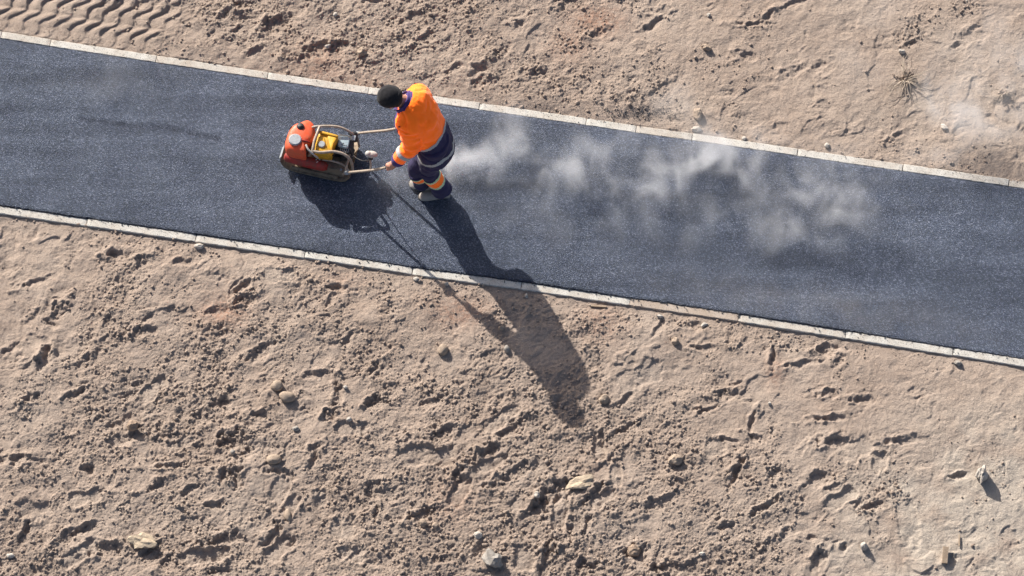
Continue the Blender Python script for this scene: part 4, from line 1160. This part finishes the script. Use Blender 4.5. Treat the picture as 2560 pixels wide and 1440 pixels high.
for is_, p_, k_, h_, hp_ in ((isN, pN, knN, hemN, hipN), (isF, pF, knF, hemF, hipF)):
    L1 = float((k_ - hp_).length); s0 = L1 + .085
    band2(trousers, is_ & (p_ > s0) & (p_ < s0 + .024), M_LIME, trousers)
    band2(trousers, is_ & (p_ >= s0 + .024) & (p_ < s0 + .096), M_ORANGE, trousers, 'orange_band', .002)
    band2(trousers, is_ & (p_ >= s0 + .096) & (p_ < s0 + .122), M_LIME, trousers)

# ---- boots
def boot(heel, toe, ankle, name='boot'):
    d = (toe - heel); L = d.length; d = d.normalized(); s = Z.cross(d); z0 = .014
    bm = bmesh.new(); rings = []
    for f, w, h, c in ((-.02, .034, .035, .05), (.03, .042, .075, .065), (.10, .045, .085, .075), (.20, .044, .060, .062), (.34, .043, .048, .052), (.55, .050, .040, .042), (.75, .054, .034, .036), (.90, .048, .028, .030), (1.0, .026, .018, .022)):
        rings.append((Vector((heel.x, heel.y, z0 + c - .006)) + d * (f * L), Z * h * .95, s * w))
    ring_loft(bm, rings, 18)
    tube(bm, [Vector((heel.x, heel.y, z0 + .07)) + d * (.17 * L), ankle, ankle + Z * .06], [.052, .050, .052], 16, 4)
    me = voxel(bm, .006, 3); b = link(name, me, M_BOOT, person)
    bm = bmesh.new(); out = []
    for k in range(26):
        t = k / 26 * 2 * math.pi; f = .5 + .54 * math.cos(t); w = (.040 + .014 * math.cos(t)) * math.sin(t) * (1 + .1 * math.cos(2 * t))
        out.append(Vector((heel.x, heel.y, 0)) + d * (f * L) + s * w * 1.05)
    prism(bm, out, .012, .040, .004); bm_obj('sole', bm, M_SOLE, b, False)
boot(P(1124, 491, .0), P(1048, 496, .0), anN)
boot(P(1084, 473, .0), P(1024, 462, .0), anF)

# ---------------------------------------------------------------- steam off the hot asphalt and drifting dust
def cloud(name, blobs, bounds, res, colour, dens, nscale, label, seed, lo=.42, hi=.75, stretch=(1, 1, 1)):
    me = bpy.data.meshes.new(name)
    x0, y0, z0, x1, y1, z1 = bounds
    bm = bmesh.new(); bmesh.ops.create_cube(bm, size=1, matrix=Matrix.Translation(((x0 + x1) / 2, (y0 + y1) / 2, (z0 + z1) / 2)) @ Matrix.Diagonal((x1 - x0, y1 - y0, z1 - z0, 1))); bm.to_mesh(me); bm.free()
    m = bpy.data.materials.new(name); m.use_nodes = True; nt = m.node_tree; nt.nodes.clear()
    out = nt.nodes.new('ShaderNodeOutputMaterial'); pv = nt.nodes.new('ShaderNodeVolumePrincipled'); nt.links.new(pv.outputs[0], out.inputs['Volume'])
    pv.inputs['Color'].default_value = (*colour, 1); pv.inputs['Density'].default_value = dens; pv.inputs['Anisotropy'].default_value = 0.0
    o = bpy.data.objects.new(name, me); COL.objects.link(o); me.materials.append(m)
    g = bpy.data.node_groups.new(name, 'GeometryNodeTree')
    g.interface.new_socket('Geometry', in_out='INPUT', socket_type='NodeSocketGeometry'); g.interface.new_socket('Geometry', in_out='OUTPUT', socket_type='NodeSocketGeometry')
    N_ = g.nodes; Lk = g.links.new
    go = N_.new('NodeGroupOutput'); vc = N_.new('GeometryNodeVolumeCube'); sm = N_.new('GeometryNodeSetMaterial'); sm.inputs['Material'].default_value = m
    Lk(vc.outputs[0], sm.inputs[0]); Lk(sm.outputs[0], go.inputs[0])
    vc.inputs['Min'].default_value = (x0, y0, z0); vc.inputs['Max'].default_value = (x1, y1, z1)
    for k, r in zip(('X', 'Y', 'Z'), res): vc.inputs['Resolution ' + k].default_value = r
    pos = N_.new('GeometryNodeInputPosition').outputs[0]
    def mth(op, a, b=0.0, clamp=False):
        q = N_.new('ShaderNodeMath'); q.operation = op; q.use_clamp = clamp
        for i, v in ((0, a), (1, b)):
            if isinstance(v, (int, float)): q.inputs[i].default_value = v
            else: Lk(v, q.inputs[i])
        return q.outputs[0]
    def vec(op, a, b):
        q = N_.new('ShaderNodeVectorMath'); q.operation = op
        for i, v in ((0, a), (1, b)):
            if isinstance(v, tuple): q.inputs[i].default_value = v
            else: Lk(v, q.inputs[i])
        return q
    # wisps: domain-warped noise
    n1 = N_.new('ShaderNodeTexNoise'); n1.inputs['Scale'].default_value = nscale * .8; n1.inputs['Detail'].default_value = 2; Lk(pos, n1.inputs['Vector'])
    w = vec('SCALE', n1.outputs['Color'], (0, 0, 0)); w.inputs['Scale'].default_value = .55 / nscale
    wp = vec('ADD', vec('MULTIPLY', pos, stretch).outputs[0], w.outputs[0]).outputs[0]
    wp = vec('ADD', wp, (seed * 1.7, seed * 3.1, seed)).outputs[0]
    n2 = N_.new('ShaderNodeTexNoise'); n2.inputs['Scale'].default_value = nscale; n2.inputs['Detail'].default_value = 6; n2.inputs['Roughness'].default_value = .62; n2.inputs["Distortion"].default_value = .5; Lk(wp, n2.inputs['Vector'])
    mr = N_.new('ShaderNodeMapRange'); mr.interpolation_type = 'SMOOTHSTEP'; Lk(n2.outputs[0], mr.inputs[0]); mr.inputs[1].default_value = lo; mr.inputs[2].default_value = hi
    tot = None
    bp = vec('ADD', pos, w.outputs[0]).outputs[0]; bp = vec('SUBTRACT', bp, (.27 / nscale,) * 3).outputs[0]
    for (c, r, amp) in blobs:
        d = vec('MULTIPLY', vec('SUBTRACT', bp, tuple(c)).outputs[0], (1 / r[0], 1 / r[1], 1 / r[2]))
        L2 = vec('DOT_PRODUCT', d.outputs[0], d.outputs[0]).outputs['Value']
        e = mth('MULTIPLY', mth('POWER', math.e, mth('MULTIPLY', L2, -1.0)), amp)
        e = mth('SUBTRACT', e, .03 * amp)
        e = mth('MAXIMUM', e, 0.0)
        tot = e if tot is None else mth('ADD', tot, e)
    fin = mth('MULTIPLY', tot, mr.outputs[0])
    Lk(fin, vc.inputs['Density'])
    md = o.modifiers.new('volume', 'NODES'); md.node_group = g
    tag(o, label, name, None, 'stuff'); return o
def B(px, py, z, rx, ry, rz, amp): return (P(px, py, z), (rx / 274.5, ry / 249, rz), amp)
steam = [B(1150, 405, .14, 46, 36, .12, 1.3), B(1105, 430, .10, 34, 30, .1, .9), B(1215, 430, .12, 40, 24, .1, .8), B(1380, 420, .15, 70, 50, .12, .5), B(1560, 460, .12, 70, 34, .1, .5), B(1250, 370, .16, 60, 50, .12, .5), B(2030, 470, .15, 60, 60, .12, .4), B(1500, 520, .10, 120, 40, .1, .3), B(1185, 405, .15, 60, 34, .12, 1.0), B(1240, 445, .10, 50, 16, .06, .5), B(1310, 370, .18, 60, 62, .14, .8), B(1290, 310, .22, 34, 50, .12, .35), B(1330, 395, .15, 26, 20, .10, .7),
         B(1450, 450, .15, 26, 48, .12, .8), B(1470, 385, .18, 70, 40, .14, .35), B(1690, 430, .18, 110, 42, .14, 1.1), B(1800, 400, .2, 70, 50, .16, 1.2), B(1640, 470, .12, 60, 26, .10, .6),
         B(1560, 400, .15, 60, 60, .14, .4), B(1900, 430, .18, 80, 70, .16, .5), B(1905, 560, .12, 120, 40, .12, .22), B(2110, 500, .18, 70, 80, .16, .65), B(2100, 545, .14, 34, 28, .1, .6), B(2000, 580, .12, 110, 50, .12, .3),
         B(1420, 560, .10, 160, 80, .10, .10), B(1000, 440, .10, 44, 26, .08, .8), B(950, 455, .08, 50, 22, .06, .35), B(1690, 560, .10, 200, 70, .10, .14), B(280, 200, .10, 200, 55, .1, .16), B(1750, 350, .2, 60, 40, .12, .3)]
dusts = [B(2380, 250, .3, 80, 60, .22, 1.0), B(2480, 170, .3, 120, 80, .25, .5), B(2540, 90, .3, 80, 80, .25, .55), B(2480, 310, .25, 120, 60, .2, .6), B(2540, 250, .25, 60, 60, .2, .35), B(2350, 390, .2, 120, 40, .15, .35), B(2150, 170, .2, 90, 60, .15, .2), B(1690, 260, .18, 60, 50, .12, .55), B(1790, 350, .15, 90, 30, .12, .3), B(2200, 20, .2, 80, 40, .2, .25)]
steam += [B(1500, 430, .18, 420, 130, .14, .16), B(2000, 500, .18, 260, 130, .14, .18)] + [(c, r_, a * .58) for c, r_, a in dusts]
cloud('steam', steam, (-4.6, P(0, 680).y, .02, 5.25, 3.3, .62), (480, 210, 28), (.96, .96, .97), 5.6, 3.5, 'white steam rising in wisps off the hot asphalt and drifting over the sand at the right', 1, .40, .80, (1, .8, .9))
